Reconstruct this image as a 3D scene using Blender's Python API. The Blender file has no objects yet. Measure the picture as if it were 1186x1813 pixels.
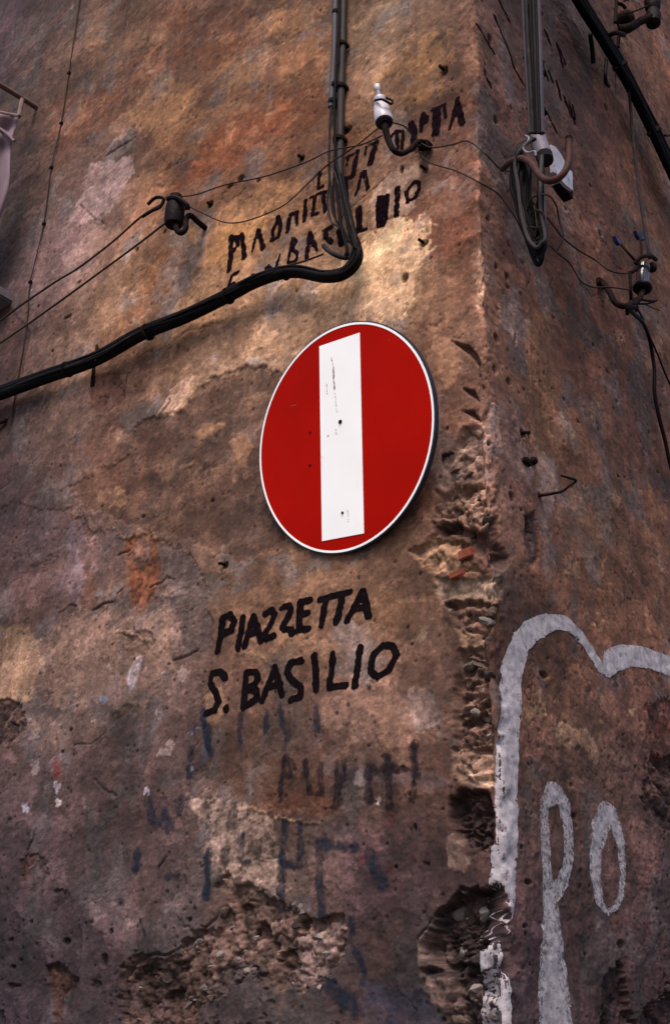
import bpy, bmesh, math, random
import numpy as np
from mathutils import Vector

random.seed(7)
rng = np.random.RandomState(11)
SC = bpy.context.scene
COL = SC.collection

# ------------------------------------------------------------------ camera
# Surveyed from the vanishing points of the two walls: building corner = world
# Z axis, left wall lies in y=0 (x<0), right wall in x=0 (y>0).
F_PX, CX, CY = 2051.0, 593.0, 906.5
RM = np.array([[0.77988378, 0.24291528, 0.5768652],
               [0.62530547, -0.34333968, -0.70079307],
               [0.02782737, 0.90725412, -0.4196613]])
CAM = np.array([1.24747445, -2.07019238, 1.6])
from mathutils import Matrix
cam_d = bpy.data.cameras.new('camera')
cam = bpy.data.objects.new('camera', cam_d)
COL.objects.link(cam)
cam_d.sensor_fit = 'VERTICAL'
cam_d.sensor_height = 36.0
cam_d.lens = F_PX / 1813.0 * 36.0
cam_d.clip_start = 0.05
cam_d.clip_end = 500
cam.matrix_world = Matrix([list(RM[0]) + [CAM[0]], list(RM[1]) + [CAM[1]],
                           list(RM[2]) + [CAM[2]], [0, 0, 0, 1]])
SC.camera = cam

# ------------------------------------------------------------------ light
SUN_EL, SUN_AZ = math.radians(56), math.radians(25)   # azimuth measured from -Y towards -X
sun_dir = Vector((math.sin(SUN_AZ) * math.cos(SUN_EL), -math.cos(SUN_AZ) * math.cos(SUN_EL), math.sin(SUN_EL)))
world = bpy.data.worlds.new('World')
SC.world = world
world.use_nodes = True
wn = world.node_tree.nodes
bg = wn['Background']
sky = wn.new('ShaderNodeTexSky')
sky.sky_type = 'NISHITA'
sky.sun_disc = False
sky.sun_elevation = SUN_EL
sky.sun_rotation = math.atan2(sun_dir.x, sun_dir.y)
sky.air_density = 1.0
sky.dust_density = 3.0
sky.ozone_density = 1.0
world.node_tree.links.new(sky.outputs[0], bg.inputs[0])
bg.inputs[1].default_value = 0.11
sun_d = bpy.data.lights.new('sun', 'SUN')
sun_d.energy = 2.0
sun_d.angle = math.radians(24)
sun_d.color = (1.0, 0.90, 0.79)
sun = bpy.data.objects.new('sun', sun_d)
COL.objects.link(sun)
sun.rotation_euler = sun_dir.to_track_quat('Z', 'Y').to_euler()
SC.view_settings.view_transform = 'Standard'
SC.view_settings.look = 'None'
SC.view_settings.gamma = 1
SC.view_settings.exposure = 0.95
SC.view_settings.use_curve_mapping = False
SC.render.engine = 'CYCLES'


# ------------------------------------------------------------------ survey helpers
def ray(px, py):
    return RM @ np.array([(px - CX) / F_PX, -(py - CY) / F_PX, -1.0])


def PL(px, py, off=0.0):
    """point standing off metres in front of the left wall"""
    d = ray(px, py)
    return CAM + d * ((-off - CAM[1]) / d[1])


def PR(px, py, off=0.0):
    d = ray(px, py)
    return CAM + d * ((off - CAM[0]) / d[0])


def corner_px(py):
    return 884.9 + (py - 1477.4) * (884.9 - 843.7) / (1477.4 - 155.4)


def SZ(px, py):
    """photo survey point -> (s, z) on the unrolled wall; s<0 left wall, s>0 right wall"""
    if px < corner_px(py):
        p = PL(px, py)
        return (min(p[0], 0.0), p[2])
    p = PR(px, py)
    return (max(p[1], 0.0), p[2])


def SZS(pts):
    return [SZ(*p) for p in pts]


def lin(c):
    c = np.asarray(c, float) / 255.0
    return np.where(c <= 0.04045, c / 12.92, ((c + 0.055) / 1.055) ** 2.4)


# ------------------------------------------------------------------ noise
TAB = rng.rand(256, 256).astype(np.float32) * 2 - 1


def vnoise(a, b, off=0):
    a = a + off * 17.31
    b = b + off * 9.77
    ia = np.floor(a).astype(np.int32)
    ib = np.floor(b).astype(np.int32)
    fa = (a - ia).astype(np.float32)
    fb = (b - ib).astype(np.float32)
    fa = fa * fa * (3 - 2 * fa)
    fb = fb * fb * (3 - 2 * fb)
    ia0 = ia & 255
    ib0 = ib & 255
    ia1 = (ia + 1) & 255
    ib1 = (ib + 1) & 255
    v00 = TAB[ia0, ib0]
    v10 = TAB[ia1, ib0]
    v01 = TAB[ia0, ib1]
    v11 = TAB[ia1, ib1]
    x0 = v00 + (v10 - v00) * fa
    x1 = v01 + (v11 - v01) * fa
    return x0 + (x1 - x0) * fb


CR, SR = math.cos(0.7), math.sin(0.7)


def fbm(a, b, scale, octs=4, off=0, gain=0.5, ridged=False):
    a = a / scale
    b = b / scale
    amp, tot, out = 1.0, 0.0, 0
    for o in range(octs):
        n = vnoise(a, b, off + o)
        if ridged:
            n = 1 - 2 * np.abs(n)
        out = out + n * amp
        tot += amp
        amp *= gain
        a, b = (a * CR - b * SR) * 2.03, (a * SR + b * CR) * 2.03
    return out / tot * 1.6


def sstep(x, a, b):
    t = np.clip((x - a) / (b - a), 0, 1)
    return t * t * (3 - 2 * t)


def worley(a, b, scale, off=0):
    """returns F1, F2, cell id value"""
    a = a / scale + off * 5.3
    b = b / scale + off * 3.1
    ia = np.floor(a).astype(np.int32)
    ib = np.floor(b).astype(np.int32)
    f1 = np.full(a.shape, 9.0, np.float32)
    f2 = f1.copy()
    cid = np.zeros(a.shape, np.float32)
    for da in (-1, 0, 1):
        for db in (-1, 0, 1):
            ja = ia + da
            jb = ib + db
            px = ja + 0.5 + 0.45 * TAB[ja & 255, jb & 255]
            py = jb + 0.5 + 0.45 * TAB[(jb + 91) & 255, (ja + 37) & 255]
            d = np.hypot(a - px, b - py)
            closer = d < f1
            f2 = np.where(closer, f1, np.minimum(f2, d))
            cid = np.where(closer, TAB[(ja * 3 + 11) & 255, (jb * 7 + 5) & 255], cid)
            f1 = np.where(closer, d, f1)
    return f1, f2, cid


def poly_sdf(poly, a, b):
    """negative inside"""
    P = np.asarray(poly, float)
    n = len(P)
    dmin = np.full(a.shape, 1e9)
    inside = np.zeros(a.shape, bool)
    for i in range(n):
        p, q = P[i], P[(i + 1) % n]
        ex, ey = q - p
        wx, wy = a - p[0], b - p[1]
        t = np.clip((wx * ex + wy * ey) / max(ex * ex + ey * ey, 1e-12), 0, 1)
        dmin = np.minimum(dmin, (wx - ex * t) ** 2 + (wy - ey * t) ** 2)
        c = (p[1] > b) != (q[1] > b)
        if abs(q[1] - p[1]) > 1e-12:
            inside ^= c & (a < (q[0] - p[0]) * (b - p[1]) / (q[1] - p[1]) + p[0])
    d = np.sqrt(dmin)
    return np.where(inside, -d, d)


def line_sdf(pts, wid, a, b):
    """distance to a stroke; wid = list of half widths or scalar"""
    P = np.asarray(pts, float)
    n = len(P)
    W = [wid] * n if np.isscalar(wid) else list(wid)
    out = np.full(a.shape, 1e9)
    for i in range(n - 1):
        p, q = P[i], P[i + 1]
        ex, ey = q - p
        wx, wy = a - p[0], b - p[1]
        t = np.clip((wx * ex + wy * ey) / max(ex * ex + ey * ey, 1e-12), 0, 1)
        d = np.hypot(wx - ex * t, wy - ey * t) - (W[i] + (W[i + 1] - W[i]) * t)
        out = np.minimum(out, d)
    return out


# ------------------------------------------------------------------ materials
def mat(name, base, rough=0.6, metal=0.0, var=0.25, vscale=40.0, bump=0.0, bscale=200.0, rust=None, rust_t=0.55, spec=0.22, rscale=None):
    m = bpy.data.materials.new(name)
    m.use_nodes = True
    N, L = m.node_tree.nodes, m.node_tree.links
    bs = N['Principled BSDF']
    bs.inputs['Roughness'].default_value = rough
    bs.inputs['Metallic'].default_value = metal
    bs.inputs['Specular IOR Level'].default_value = spec
    tc = N.new('ShaderNodeTexCoord')
    nz = N.new('ShaderNodeTexNoise')
    nz.inputs['Scale'].default_value = vscale
    nz.inputs['Detail'].default_value = 6
    L.new(tc.outputs['Object'], nz.inputs['Vector'])
    mr = N.new('ShaderNodeMapRange')
    mr.inputs['From Min'].default_value = 0.3
    mr.inputs['From Max'].default_value = 0.7
    mr.inputs['To Min'].default_value = 1 - var
    mr.inputs['To Max'].default_value = 1 + var
    L.new(nz.outputs[0], mr.inputs['Value'])
    mx = N.new('ShaderNodeMix')
    mx.data_type = 'RGBA'
    mx.blend_type = 'MULTIPLY'
    mx.inputs[0].default_value = 1
    mx.inputs[6].default_value = (*base, 1)
    L.new(mr.outputs[0], mx.inputs[7])
    out = mx.outputs[2]
    if rust:
        n2 = N.new('ShaderNodeTexNoise')
        n2.inputs['Scale'].default_value = rscale or vscale * 0.8
        n2.inputs['Detail'].default_value = 8
        n2.inputs['Roughness'].default_value = 0.65
        L.new(tc.outputs['Object'], n2.inputs['Vector'])
        cr = N.new('ShaderNodeMapRange')
        cr.inputs['From Min'].default_value = rust_t
        cr.inputs['From Max'].default_value = rust_t + 0.06
        L.new(n2.outputs[0], cr.inputs['Value'])
        m2 = N.new('ShaderNodeMix')
        m2.data_type = 'RGBA'
        L.new(cr.outputs[0], m2.inputs[0])
        L.new(out, m2.inputs[6])
        m2.inputs[7].default_value = (*rust, 1)
        out = m2.outputs[2]
    L.new(out, bs.inputs['Base Color'])
    if bump:
        n3 = N.new('ShaderNodeTexNoise')
        n3.inputs['Scale'].default_value = bscale
        n3.inputs['Detail'].default_value = 5
        L.new(tc.outputs['Object'], n3.inputs['Vector'])
        bp = N.new('ShaderNodeBump')
        bp.inputs['Strength'].default_value = 0.8
        bp.inputs['Distance'].default_value = bump
        L.new(n3.outputs[0], bp.inputs['Height'])
        L.new(bp.outputs[0], bs.inputs['Normal'])
    return m


def paint_mat(name, color, cover, scale=90.0, rough=0.8, streak=False, soft=0.10, feather=0.0):
    """old brush paint; worn away where the noise is high"""
    m = mat(name, color, rough=rough, var=0.3, vscale=60, bump=0.0012, bscale=260)
    N, L = m.node_tree.nodes, m.node_tree.links
    bs = N['Principled BSDF']
    bs.inputs['Specular IOR Level'].default_value = 0.0
    outn = N['Material Output']
    tc = N.new('ShaderNodeTexCoord')
    mp = N.new('ShaderNodeMapping')
    mp.inputs['Scale'].default_value = (1, 1, 0.5) if streak else (1, 1, 1)
    L.new(tc.outputs['Object'], mp.inputs['Vector'])
    nz = N.new('ShaderNodeTexNoise')
    nz.inputs['Scale'].default_value = scale
    nz.inputs['Detail'].default_value = 7
    nz.inputs['Roughness'].default_value = 0.7
    L.new(mp.outputs[0], nz.inputs['Vector'])
    mr = N.new('ShaderNodeMapRange')
    mr.inputs['From Min'].default_value = cover - soft
    mr.inputs['From Max'].default_value = cover
    mr.inputs['To Min'].default_value = 1
    mr.inputs['To Max'].default_value = 0
    if feather:      # brush left less paint towards its edges
        at = N.new('ShaderNodeAttribute')
        at.attribute_name = 'thickness'
        m1 = N.new('ShaderNodeMapRange')
        m1.inputs['From Max'].default_value = 0.55
        m1.inputs['To Min'].default_value = feather
        m1.inputs['To Max'].default_value = 0.0
        L.new(at.outputs['Fac'], m1.inputs['Value'])
        ad = N.new('ShaderNodeMath')
        L.new(nz.outputs[0], ad.inputs[0])
        L.new(m1.outputs[0], ad.inputs[1])
        L.new(ad.outputs[0], mr.inputs['Value'])
    else:
        L.new(nz.outputs[0], mr.inputs['Value'])
    tr = N.new('ShaderNodeBsdfTransparent')
    ms = N.new('ShaderNodeMixShader')
    L.new(mr.outputs[0], ms.inputs[0])
    L.new(tr.outputs[0], ms.inputs[1])
    L.new(bs.outputs[0], ms.inputs[2])
    L.new(ms.outputs[0], outn.inputs['Surface'])
    return m


# ------------------------------------------------------------------ object helpers
def link_mesh(name, verts, faces, m, parent=None, smooth=True):
    me = bpy.data.meshes.new(name)
    me.from_pydata([tuple(v) for v in verts], [], faces)
    me.materials.append(m)
    if smooth:
        for p in me.polygons:
            p.use_smooth = True
    me.update()
    o = bpy.data.objects.new(name, me)
    COL.objects.link(o)
    if parent is not None:
        o.parent = parent
        o.matrix_parent_inverse = Matrix.Translation(parent.location).inverted()
    return o


def thing(name, label, cat, loc, group=None):
    o = bpy.data.objects.new(name, None)
    o.empty_display_size = 0.05
    COL.objects.link(o)
    o.location = tuple(float(x) for x in loc)
    o['label'] = label
    o['category'] = cat
    if group:
        o['group'] = group
    return o


class MB:
    def __init__(s):
        s.v, s.f = [], []

    def add(s, verts, faces):
        n = len(s.v)
        s.v += [tuple(float(c) for c in v) for v in verts]
        s.f += [tuple(i + n for i in f) for f in faces]

    def tube(s, pts, r, sides=10, res=8, closed=False, smooth=True, wob=0.0, flat=1.0):
        P = [np.asarray(p, float) for p in pts]
        R = [r] * len(P) if np.isscalar(r) else list(r)
        if smooth and len(P) > 2:
            Q, RR = [], []
            n = len(P)
            for i in range(n - 1):
                p0, p1, p2, p3 = P[max(i - 1, 0)], P[i], P[i + 1], P[min(i + 2, n - 1)]
                for k in range(res):
                    t = k / res
                    Q.append(0.5 * ((2 * p1) + (-p0 + p2) * t + (2 * p0 - 5 * p1 + 4 * p2 - p3) * t * t
                                    + (-p0 + 3 * p1 - 3 * p2 + p3) * t ** 3))
                    RR.append(R[i] + (R[i + 1] - R[i]) * t)
            Q.append(P[-1])
            RR.append(R[-1])
            P, R = Q, RR
        if wob:
            ph = random.random() * 9
            P = [p + wob * np.array([math.sin(i * 1.3 + ph), math.cos(i * 1.7 + ph), math.sin(i * 0.9 + 2 * ph)]) for i, p in enumerate(P)]
        n = len(P)
        T = []
        for i in range(n):
            t = P[min(i + 1, n - 1)] - P[max(i - 1, 0)]
            T.append(t / (np.linalg.norm(t) + 1e-12))
        ref = np.array([0, 0, 1.0]) if abs(T[0][2]) < 0.9 else np.array([1.0, 0, 0])
        u = np.cross(T[0], ref)
        u /= np.linalg.norm(u)
        vs, fs = [], []
        for i in range(n):
            u = u - T[i] * (u @ T[i])
            u /= np.linalg.norm(u)
            w = np.cross(T[i], u)
            for k in range(sides):
                a = 2 * math.pi * k / sides
                vs.append(P[i] + R[i] * (math.cos(a) * u + flat * math.sin(a) * w))
        for i in range(n - 1):
            for k in range(sides):
                a, b = i * sides + k, i * sides + (k + 1) % sides
                fs.append((a, b, b + sides, a + sides))
        fs.append(tuple(range(sides))[::-1])
        fs.append(tuple((n - 1) * sides + k for k in range(sides)))
        s.add(vs, fs)
        return s

    def lathe(s, origin, axis, prof, sides=20, sq=1.0):
        """prof: list of (distance along axis, radius)"""
        o = np.asarray(origin, float)
        ax = np.asarray(axis, float)
        ax /= np.linalg.norm(ax)
        ref = np.array([0, 0, 1.0]) if abs(ax[2]) < 0.9 else np.array([1.0, 0, 0])
        u = np.cross(ax, ref)
        u /= np.linalg.norm(u)
        w = np.cross(ax, u)
        vs, fs = [], []
        for (h, r) in prof:
            for k in range(sides):
                a = 2 * math.pi * k / sides
                vs.append(o + ax * h + r * (math.cos(a) * u + math.sin(a) * w))
        for i in range(len(prof) - 1):
            for k in range(sides):
                a, b = i * sides + k, i * sides + (k + 1) % sides
                fs.append((a, b, b + sides, a + sides))
        fs.append(tuple(range(sides))[::-1])
        fs.append(tuple((len(prof) - 1) * sides + k for k in range(sides)))
        s.add(vs, fs)
        return s

    def box(s, c, ax, ay, az, bev=0.0):
        """centre and three half-axis vectors, chamfered"""
        c, ax, ay, az = [np.asarray(q, float) for q in (c, ax, ay, az)]
        bm = bmesh.new()
        bmesh.ops.create_cube(bm, size=2.0)
        for v in bm.verts:
            p = c + ax * v.co.x + ay * v.co.y + az * v.co.z
            v.co = p
        if bev:
            bmesh.ops.bevel(bm, geom=list(bm.edges), offset=bev, segments=2, affect='EDGES')
        bm.verts.index_update()
        s.add([tuple(v.co) for v in bm.verts], [tuple(v.index for v in f.verts) for f in bm.faces])
        bm.free()
        return s

    def build(s, name, m, parent=None, smooth=True):
        o = link_mesh(name, s.v, s.f, m, parent, smooth)
        if smooth:
            o.data.set_sharp_from_angle(angle=math.radians(40))
        return o


# ------------------------------------------------------------------ the wall surface
def axis_pts(lo, hi, d_lo, d_hi):
    """points from lo to hi with spacing growing from d_lo to d_hi"""
    out = [lo]
    while out[-1] < hi:
        t = (out[-1] - lo) / (hi - lo)
        out.append(out[-1] + d_lo + (d_hi - d_lo) * t)
    return out


zs = axis_pts(1.56, 5.95, 0.0024, 0.0056)
z_low = [zs[0] - 0.03 * k for k in range(1, 52)]
z_low = [z for z in z_low if z > 0.02] + [0.0]
z_high = []
z, d = zs[-1], 0.02
while z < 9.0:
    z += d
    d = min(d * 1.2, 0.03)
    z_high.append(min(z, 9.0))
zg = np.array(sorted(set([round(v, 5) for v in z_low + zs + z_high])))
sl = [-v for v in axis_pts(0.0, 2.72, 0.0024, 0.0056)][1:]
sr = axis_pts(0.0, 1.75, 0.0032, 0.0075)


def ext(v, sgn, lim):
    out, d = [], 0.02
    while abs(v) < lim:
        v += sgn * d
        d = min(d * 1.2, 0.03)
        out.append(v)
    return out


sg = np.array(sorted(set([round(v, 5) for v in sl + sr + ext(sl[-1], -1, 5.5) + ext(sr[-1], 1, 5.0)])))
NZ, NS = len(zg), len(sg)
print('grid', NZ, NS, NZ * NS)
Sg, Zg = np.meshgrid(sg.astype(np.float32), zg.astype(np.float32))

# warp fields used to make outlines ragged
w1 = fbm(Sg, Zg, 0.060, 4, 3, 0.6)
w2 = fbm(Sg, Zg, 0.060, 4, 23, 0.6)
wf = fbm(Sg, Zg, 0.014, 3, 31, 0.6)

# broad plaster colour survey: (px, py, sRGB as seen), edge vignette baked into the colour
CP = """0 0 60 38 48;100 0 88 60 50;250 0 102 70 46;400 0 108 72 48;520 0 112 76 50;700 0 120 90 65;790 20 100 70 48;860 0 66 46 45;950 0 58 40 42;1050 30 62 40 40;1150 0 80 52 40
10 60 70 50 58;60 60 78 54 48;100 100 92 62 50;180 80 100 68 48;250 80 112 78 54;320 60 108 66 44;400 100 118 80 52;480 60 108 66 42;540 100 118 80 54;660 60 135 102 74;700 100 128 90 60;780 100 118 78 50;860 90 76 54 50;950 90 64 42 42;1040 100 62 42 40;1150 110 90 58 42
20 200 74 50 44;80 190 92 60 44;150 200 108 70 46;230 180 124 84 54;300 170 120 78 48;350 200 130 84 50;420 180 132 90 56;500 200 120 74 44;560 160 118 76 46;640 200 116 76 48;720 160 138 98 62;780 180 118 78 50;860 200 82 58 54;950 200 66 44 44;1030 210 70 46 42;1160 210 92 62 44
20 320 56 36 34;60 320 86 56 46;110 330 106 74 58;180 310 140 108 98;250 290 126 84 52;320 300 118 72 40;400 280 128 76 42;470 270 126 74 42;540 300 122 78 44;600 340 120 78 50;680 330 158 118 88;740 310 140 104 80;800 320 108 72 56;860 340 100 74 66;950 330 72 50 46;1050 340 80 52 42;1160 340 94 64 48
20 450 60 40 42;70 460 98 72 68;140 430 122 92 84;210 450 124 88 66;290 430 134 92 58;360 420 142 98 60;450 400 150 108 68;540 390 138 98 66;640 430 168 126 86;720 420 166 122 84;800 430 118 78 58;860 460 114 82 68;950 460 84 56 46;1050 450 94 62 50;1160 450 92 64 50
30 600 82 56 52;110 580 122 90 74;190 570 134 98 72;270 560 142 102 70;360 560 144 104 72;450 540 162 122 88;540 520 170 130 96;640 520 190 152 116;710 510 186 148 110;790 520 148 104 74;850 560 116 84 70;950 570 98 68 52;1050 570 98 66 52;1160 580 92 64 50
20 700 74 50 46;90 690 112 84 72;160 690 122 90 76;220 680 104 72 60;270 650 140 104 80;340 620 152 116 88;420 610 168 130 102;500 610 172 134 106;790 650 134 96 74;850 660 118 90 78;910 660 106 78 66;960 680 100 72 52;1080 680 92 64 54;1170 700 86 58 50
20 790 82 60 62;90 770 104 80 72;160 770 102 72 60;230 780 98 68 56;300 760 98 70 58;380 720 104 78 64;440 720 108 82 66;790 760 112 74 56;840 760 108 82 74;900 770 106 78 68;960 780 98 72 50;1080 790 92 66 56;1170 800 86 60 52
20 880 62 48 54;90 860 90 66 60;170 860 96 70 58;250 860 108 80 64;330 860 110 82 66;420 860 110 80 64;460 880 104 76 62;780 870 108 72 54;830 880 96 72 64;890 890 110 82 70;950 880 92 66 60;1050 890 102 76 60;1160 900 96 68 54
30 970 66 50 56;100 950 84 66 68;170 960 92 74 76;240 970 100 76 68;310 990 92 74 68;400 980 112 84 68;500 1000 110 82 66;600 1010 116 86 66;700 990 112 82 64;790 990 98 74 60;880 1000 96 72 64;960 980 86 62 56;1060 1000 100 74 56;1160 1000 100 74 58
20 1070 76 54 54;80 1050 88 68 68;150 1060 94 74 68;230 1060 102 74 54;340 1080 94 78 72;420 1070 112 82 62;520 1090 116 86 66;620 1060 118 88 70;720 1080 116 86 68;800 1080 108 84 72;890 1090 92 66 58;980 1060 100 70 54;1080 1090 100 72 54;1160 1080 98 70 54
20 1170 122 98 84;90 1160 104 80 72;170 1160 106 82 74;260 1170 104 80 68;340 1180 90 70 66;420 1180 110 80 66;520 1180 110 80 64;620 1180 112 84 72;720 1180 108 80 68;800 1180 92 70 62;890 1190 86 60 54;1000 1170 96 70 54;1080 1190 96 68 56;1160 1230 88 64 58
20 1290 76 56 54;90 1280 94 76 72;170 1280 94 76 74;260 1280 88 68 66;340 1280 84 68 68;420 1280 94 70 58;520 1280 88 66 60;620 1280 98 76 70;720 1270 110 84 74;800 1280 88 66 58;900 1300 86 62 54;980 1300 100 76 62;1080 1300 88 68 64;1170 1300 74 48 40
20 1400 72 58 62;90 1390 74 58 64;170 1390 74 56 58;250 1390 74 56 56;330 1370 74 58 60;420 1380 96 74 66;500 1390 84 58 48;600 1390 88 66 58;700 1390 92 66 54;780 1380 84 60 52;920 1400 86 62 56;1000 1400 86 66 62;1090 1400 80 62 58;1170 1400 62 44 42
20 1520 60 46 56;90 1510 68 52 56;170 1510 72 56 58;250 1500 76 58 58;330 1500 84 68 70;400 1490 108 88 84;460 1500 106 86 80;530 1500 90 70 66;620 1490 64 48 56;700 1500 58 42 46;770 1510 70 50 50;920 1500 74 56 58;1000 1500 80 62 62;1080 1500 78 60 60;1170 1500 66 50 54
20 1630 60 48 58;90 1640 66 54 62;170 1630 72 58 64;250 1600 80 64 66;320 1600 84 68 70;400 1600 84 66 64;480 1600 80 62 58;560 1620 86 70 68;640 1600 66 48 52;720 1600 64 46 50;790 1620 56 42 46;920 1620 66 50 56;1000 1620 70 54 58;1080 1640 62 46 50;1170 1640 60 44 50
20 1760 46 38 50;90 1730 62 50 60;170 1720 66 52 62;250 1760 52 38 42;340 1730 66 52 54;420 1740 70 56 60;500 1740 76 62 64;580 1720 74 58 60;650 1740 56 42 46;720 1780 52 44 56;780 1740 72 56 56;840 1760 50 38 42;920 1740 58 44 52;1000 1760 60 46 52;1080 1740 58 44 50;1170 1780 44 30 34"""
cps = []
for tok in CP.replace('\n', ';').split(';'):
    t = [float(x) for x in tok.split()]
    cps.append((SZ(t[0], t[1]), t[2:]))
cs = np.array([c[0] for c in cps])
cc = np.array([lin(c[1]) for c in cps]).astype(np.float32)
LIT = 1.40     # how bright a unit-albedo plaster face reads in this light
gm = cc.mean(1, keepdims=True)
cc = ((gm + (cc - gm) * 0.84) * np.array([1.21, 1.06, 1.00]) / LIT).astype(np.float32)
cc *= np.where(cs[:, :1] > 0, np.array([[1.36, 1.16, 1.04]]), 1.0)  # right wall colour brightened and warmed to offset the weaker light on it
hi = np.clip((cs[:, 1:2] - 2.6) / 1.6, 0, 1)          # duller ochre up high, browner dust lower down
cc *= np.where(cs[:, :1] > 0, 1.0, hi * np.array([[0.90, 0.99, 1.08]]) + (1 - hi) * np.array([[1.07, 1.04, 0.97]]))
cc = cc.astype(np.float32)
step = 6
sub_s, sub_z = sg[::step], zg[::step]
# metric radius follows the spacing of the survey, i.e. distance from camera
A, B = np.meshgrid(sub_s, sub_z)
num = np.zeros(A.shape + (3,))
den = np.zeros(A.shape) + 1e-9
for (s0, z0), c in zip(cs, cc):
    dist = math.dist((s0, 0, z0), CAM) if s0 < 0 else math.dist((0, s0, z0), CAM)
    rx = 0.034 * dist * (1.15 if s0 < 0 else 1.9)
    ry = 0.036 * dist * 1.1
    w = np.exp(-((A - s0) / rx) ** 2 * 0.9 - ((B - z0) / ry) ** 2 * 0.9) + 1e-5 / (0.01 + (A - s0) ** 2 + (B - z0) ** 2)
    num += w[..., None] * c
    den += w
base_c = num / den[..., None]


def upsample(F, A_s, A_z):
    out = np.empty((NZ, F.shape[1]) + F.shape[2:], np.float32)
    iz = np.clip(np.searchsorted(sub_z, A_z) - 1, 0, len(sub_z) - 2)
    tz = np.clip((A_z - sub_z[iz]) / (sub_z[iz + 1] - sub_z[iz]), 0, 1)
    G = F[iz] * (1 - tz)[:, None, None] + F[iz + 1] * tz[:, None, None]
    i2 = np.clip(np.searchsorted(sub_s, A_s) - 1, 0, len(sub_s) - 2)
    t2 = np.clip((A_s - sub_s[i2]) / (sub_s[i2 + 1] - sub_s[i2]), 0, 1)
    return (G[:, i2] * (1 - t2)[None, :, None] + G[:, i2 + 1] * t2[None, :, None]).astype(np.float32)


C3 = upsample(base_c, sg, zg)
TONE = np.array([1.12, 1.0, 0.96], np.float32)
H = np.zeros((NZ, NS), np.float32)            # relief, metres, + = proud

# zones: how clean/ragged each height band is
low = sstep(Zg, 3.0, 2.0)                      # 0 up high, 1 near the ground
# trowel streaks run roughly level high up; runs are vertical low down
streakH = fbm(Sg * 0.45 + Zg * 0.10, Zg, 0.055, 5, 41, 0.62)
streakV = fbm(Sg, Zg * 0.28, 0.045, 5, 57, 0.62)
blot = fbm(Sg + 0.05 * w1, Zg + 0.04 * w2, 0.16, 5, 71, 0.58)
blot2 = fbm(Sg + 0.03 * w2, Zg + 0.03 * w1, 0.07, 5, 83, 0.6)
fine = fbm(Sg, Zg, 0.012, 4, 97, 0.65)
med = fbm(Sg, Zg, 0.035, 4, 103, 0.6)
up = 1 - low


def tint(mask, rgb, k=1.0):
    c = (lin(rgb) * TONE * 1.08 / LIT).astype(np.float32)
    m = (mask * k)[..., None]
    C3[:] = C3 * (1 - m) + c * m


# successive thin coats worn through at different depths: every level has its own ragged edge
qa = Sg + 0.030 * w1 + 0.010 * wf
qb = Zg + 0.030 * w2 + 0.010 * wf
lay = 0.55 * fbm(qa * 0.62 + qb * 0.12, qb, 0.13, 6, 41, 0.66) + 0.45 * fbm(qa, qb, 0.30, 5, 71, 0.6)
lay2 = fbm(qa * 0.55 + qb * 0.10, qb, 0.055, 6, 83, 0.68)
lay3 = fbm(qa, qb * 0.35, 0.050, 5, 91, 0.66)
mult = np.ones_like(Sg)
warmth = np.zeros_like(Sg)
for th, k in ((-0.42, 0.76), (-0.26, 0.80), (-0.12, 0.86)):
    m = 1 - sstep(lay, th, th + 0.035)
    mult *= 1 + (k - 1) * m
    warmth += 0.5 * m * up
for th, k in ((0.08, 1.18), (0.22, 1.24), (0.38, 1.30)):
    mult *= 1 + (k - 1) * sstep(lay, th, th + 0.035)
for th, k in ((-0.34, 0.84), (-0.16, 0.92)):
    m = 1 - sstep(lay2, th, th + 0.05)
    mult *= 1 + (k - 1) * m
    warmth += 0.3 * m * up
for th, k in ((0.16, 1.10), (0.32, 1.20)):
    mult *= 1 + (k - 1) * sstep(lay2, th, th + 0.05)
mult *= 1 + low * (0.16 * sstep(lay3, 0.1, 0.35) - 0.14 * sstep(-lay3, 0.1, 0.4))
mult *= 1 + 0.10 * fine + 0.07 * med
mult /= mult[(Zg > 1.6) & (Zg < 5.5)].mean()
print('mult', float(mult.std()))
C3 *= np.clip(mult, 0.35, 2.2)[..., None] * np.stack([1 + 0.04 * warmth, 1 - 0.05 * warmth, 1 - 0.09 * warmth], -1)
e1 = sstep(lay, 0.24, 0.275)
e2 = sstep(lay2, 0.34, 0.39)
lil = sstep(fbm(qa, qb * 0.7, 0.11, 5, 163, 0.6), 0.22, 0.34)
C3 = (C3 * (1 - 0.45 * lil[..., None]) + 0.45 * lil[..., None] * (C3.mean(-1, keepdims=True) * np.array([1.14, 1.0, 1.03]) * 1.10)).astype(np.float32)

H += 0.010 * fbm(Sg, Zg, 0.9, 3, 5) + 0.0055 * fbm(Sg, Zg, 0.22, 4, 15)
H += (0.0012 + 0.0012 * low) * med + (0.0004 + 0.0005 * low) * fine
H += 0.0010 * sstep(lay, 0.10, 0.13) + 0.0010 * e1 + 0.0008 * e2 + 0.0008 * sstep(lay, -0.26, -0.23)


def win(pts, m=0.06):
    P = np.asarray(pts)
    a = np.searchsorted(sg, P[:, 0].min() - m)
    b = np.searchsorted(sg, P[:, 0].max() + m)
    c = np.searchsorted(zg, P[:, 1].min() - m)
    d = np.searchsorted(zg, P[:, 1].max() + m)
    return slice(max(c, 0), max(d, c + 1)), slice(max(a, 0), max(b, a + 1))


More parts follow.
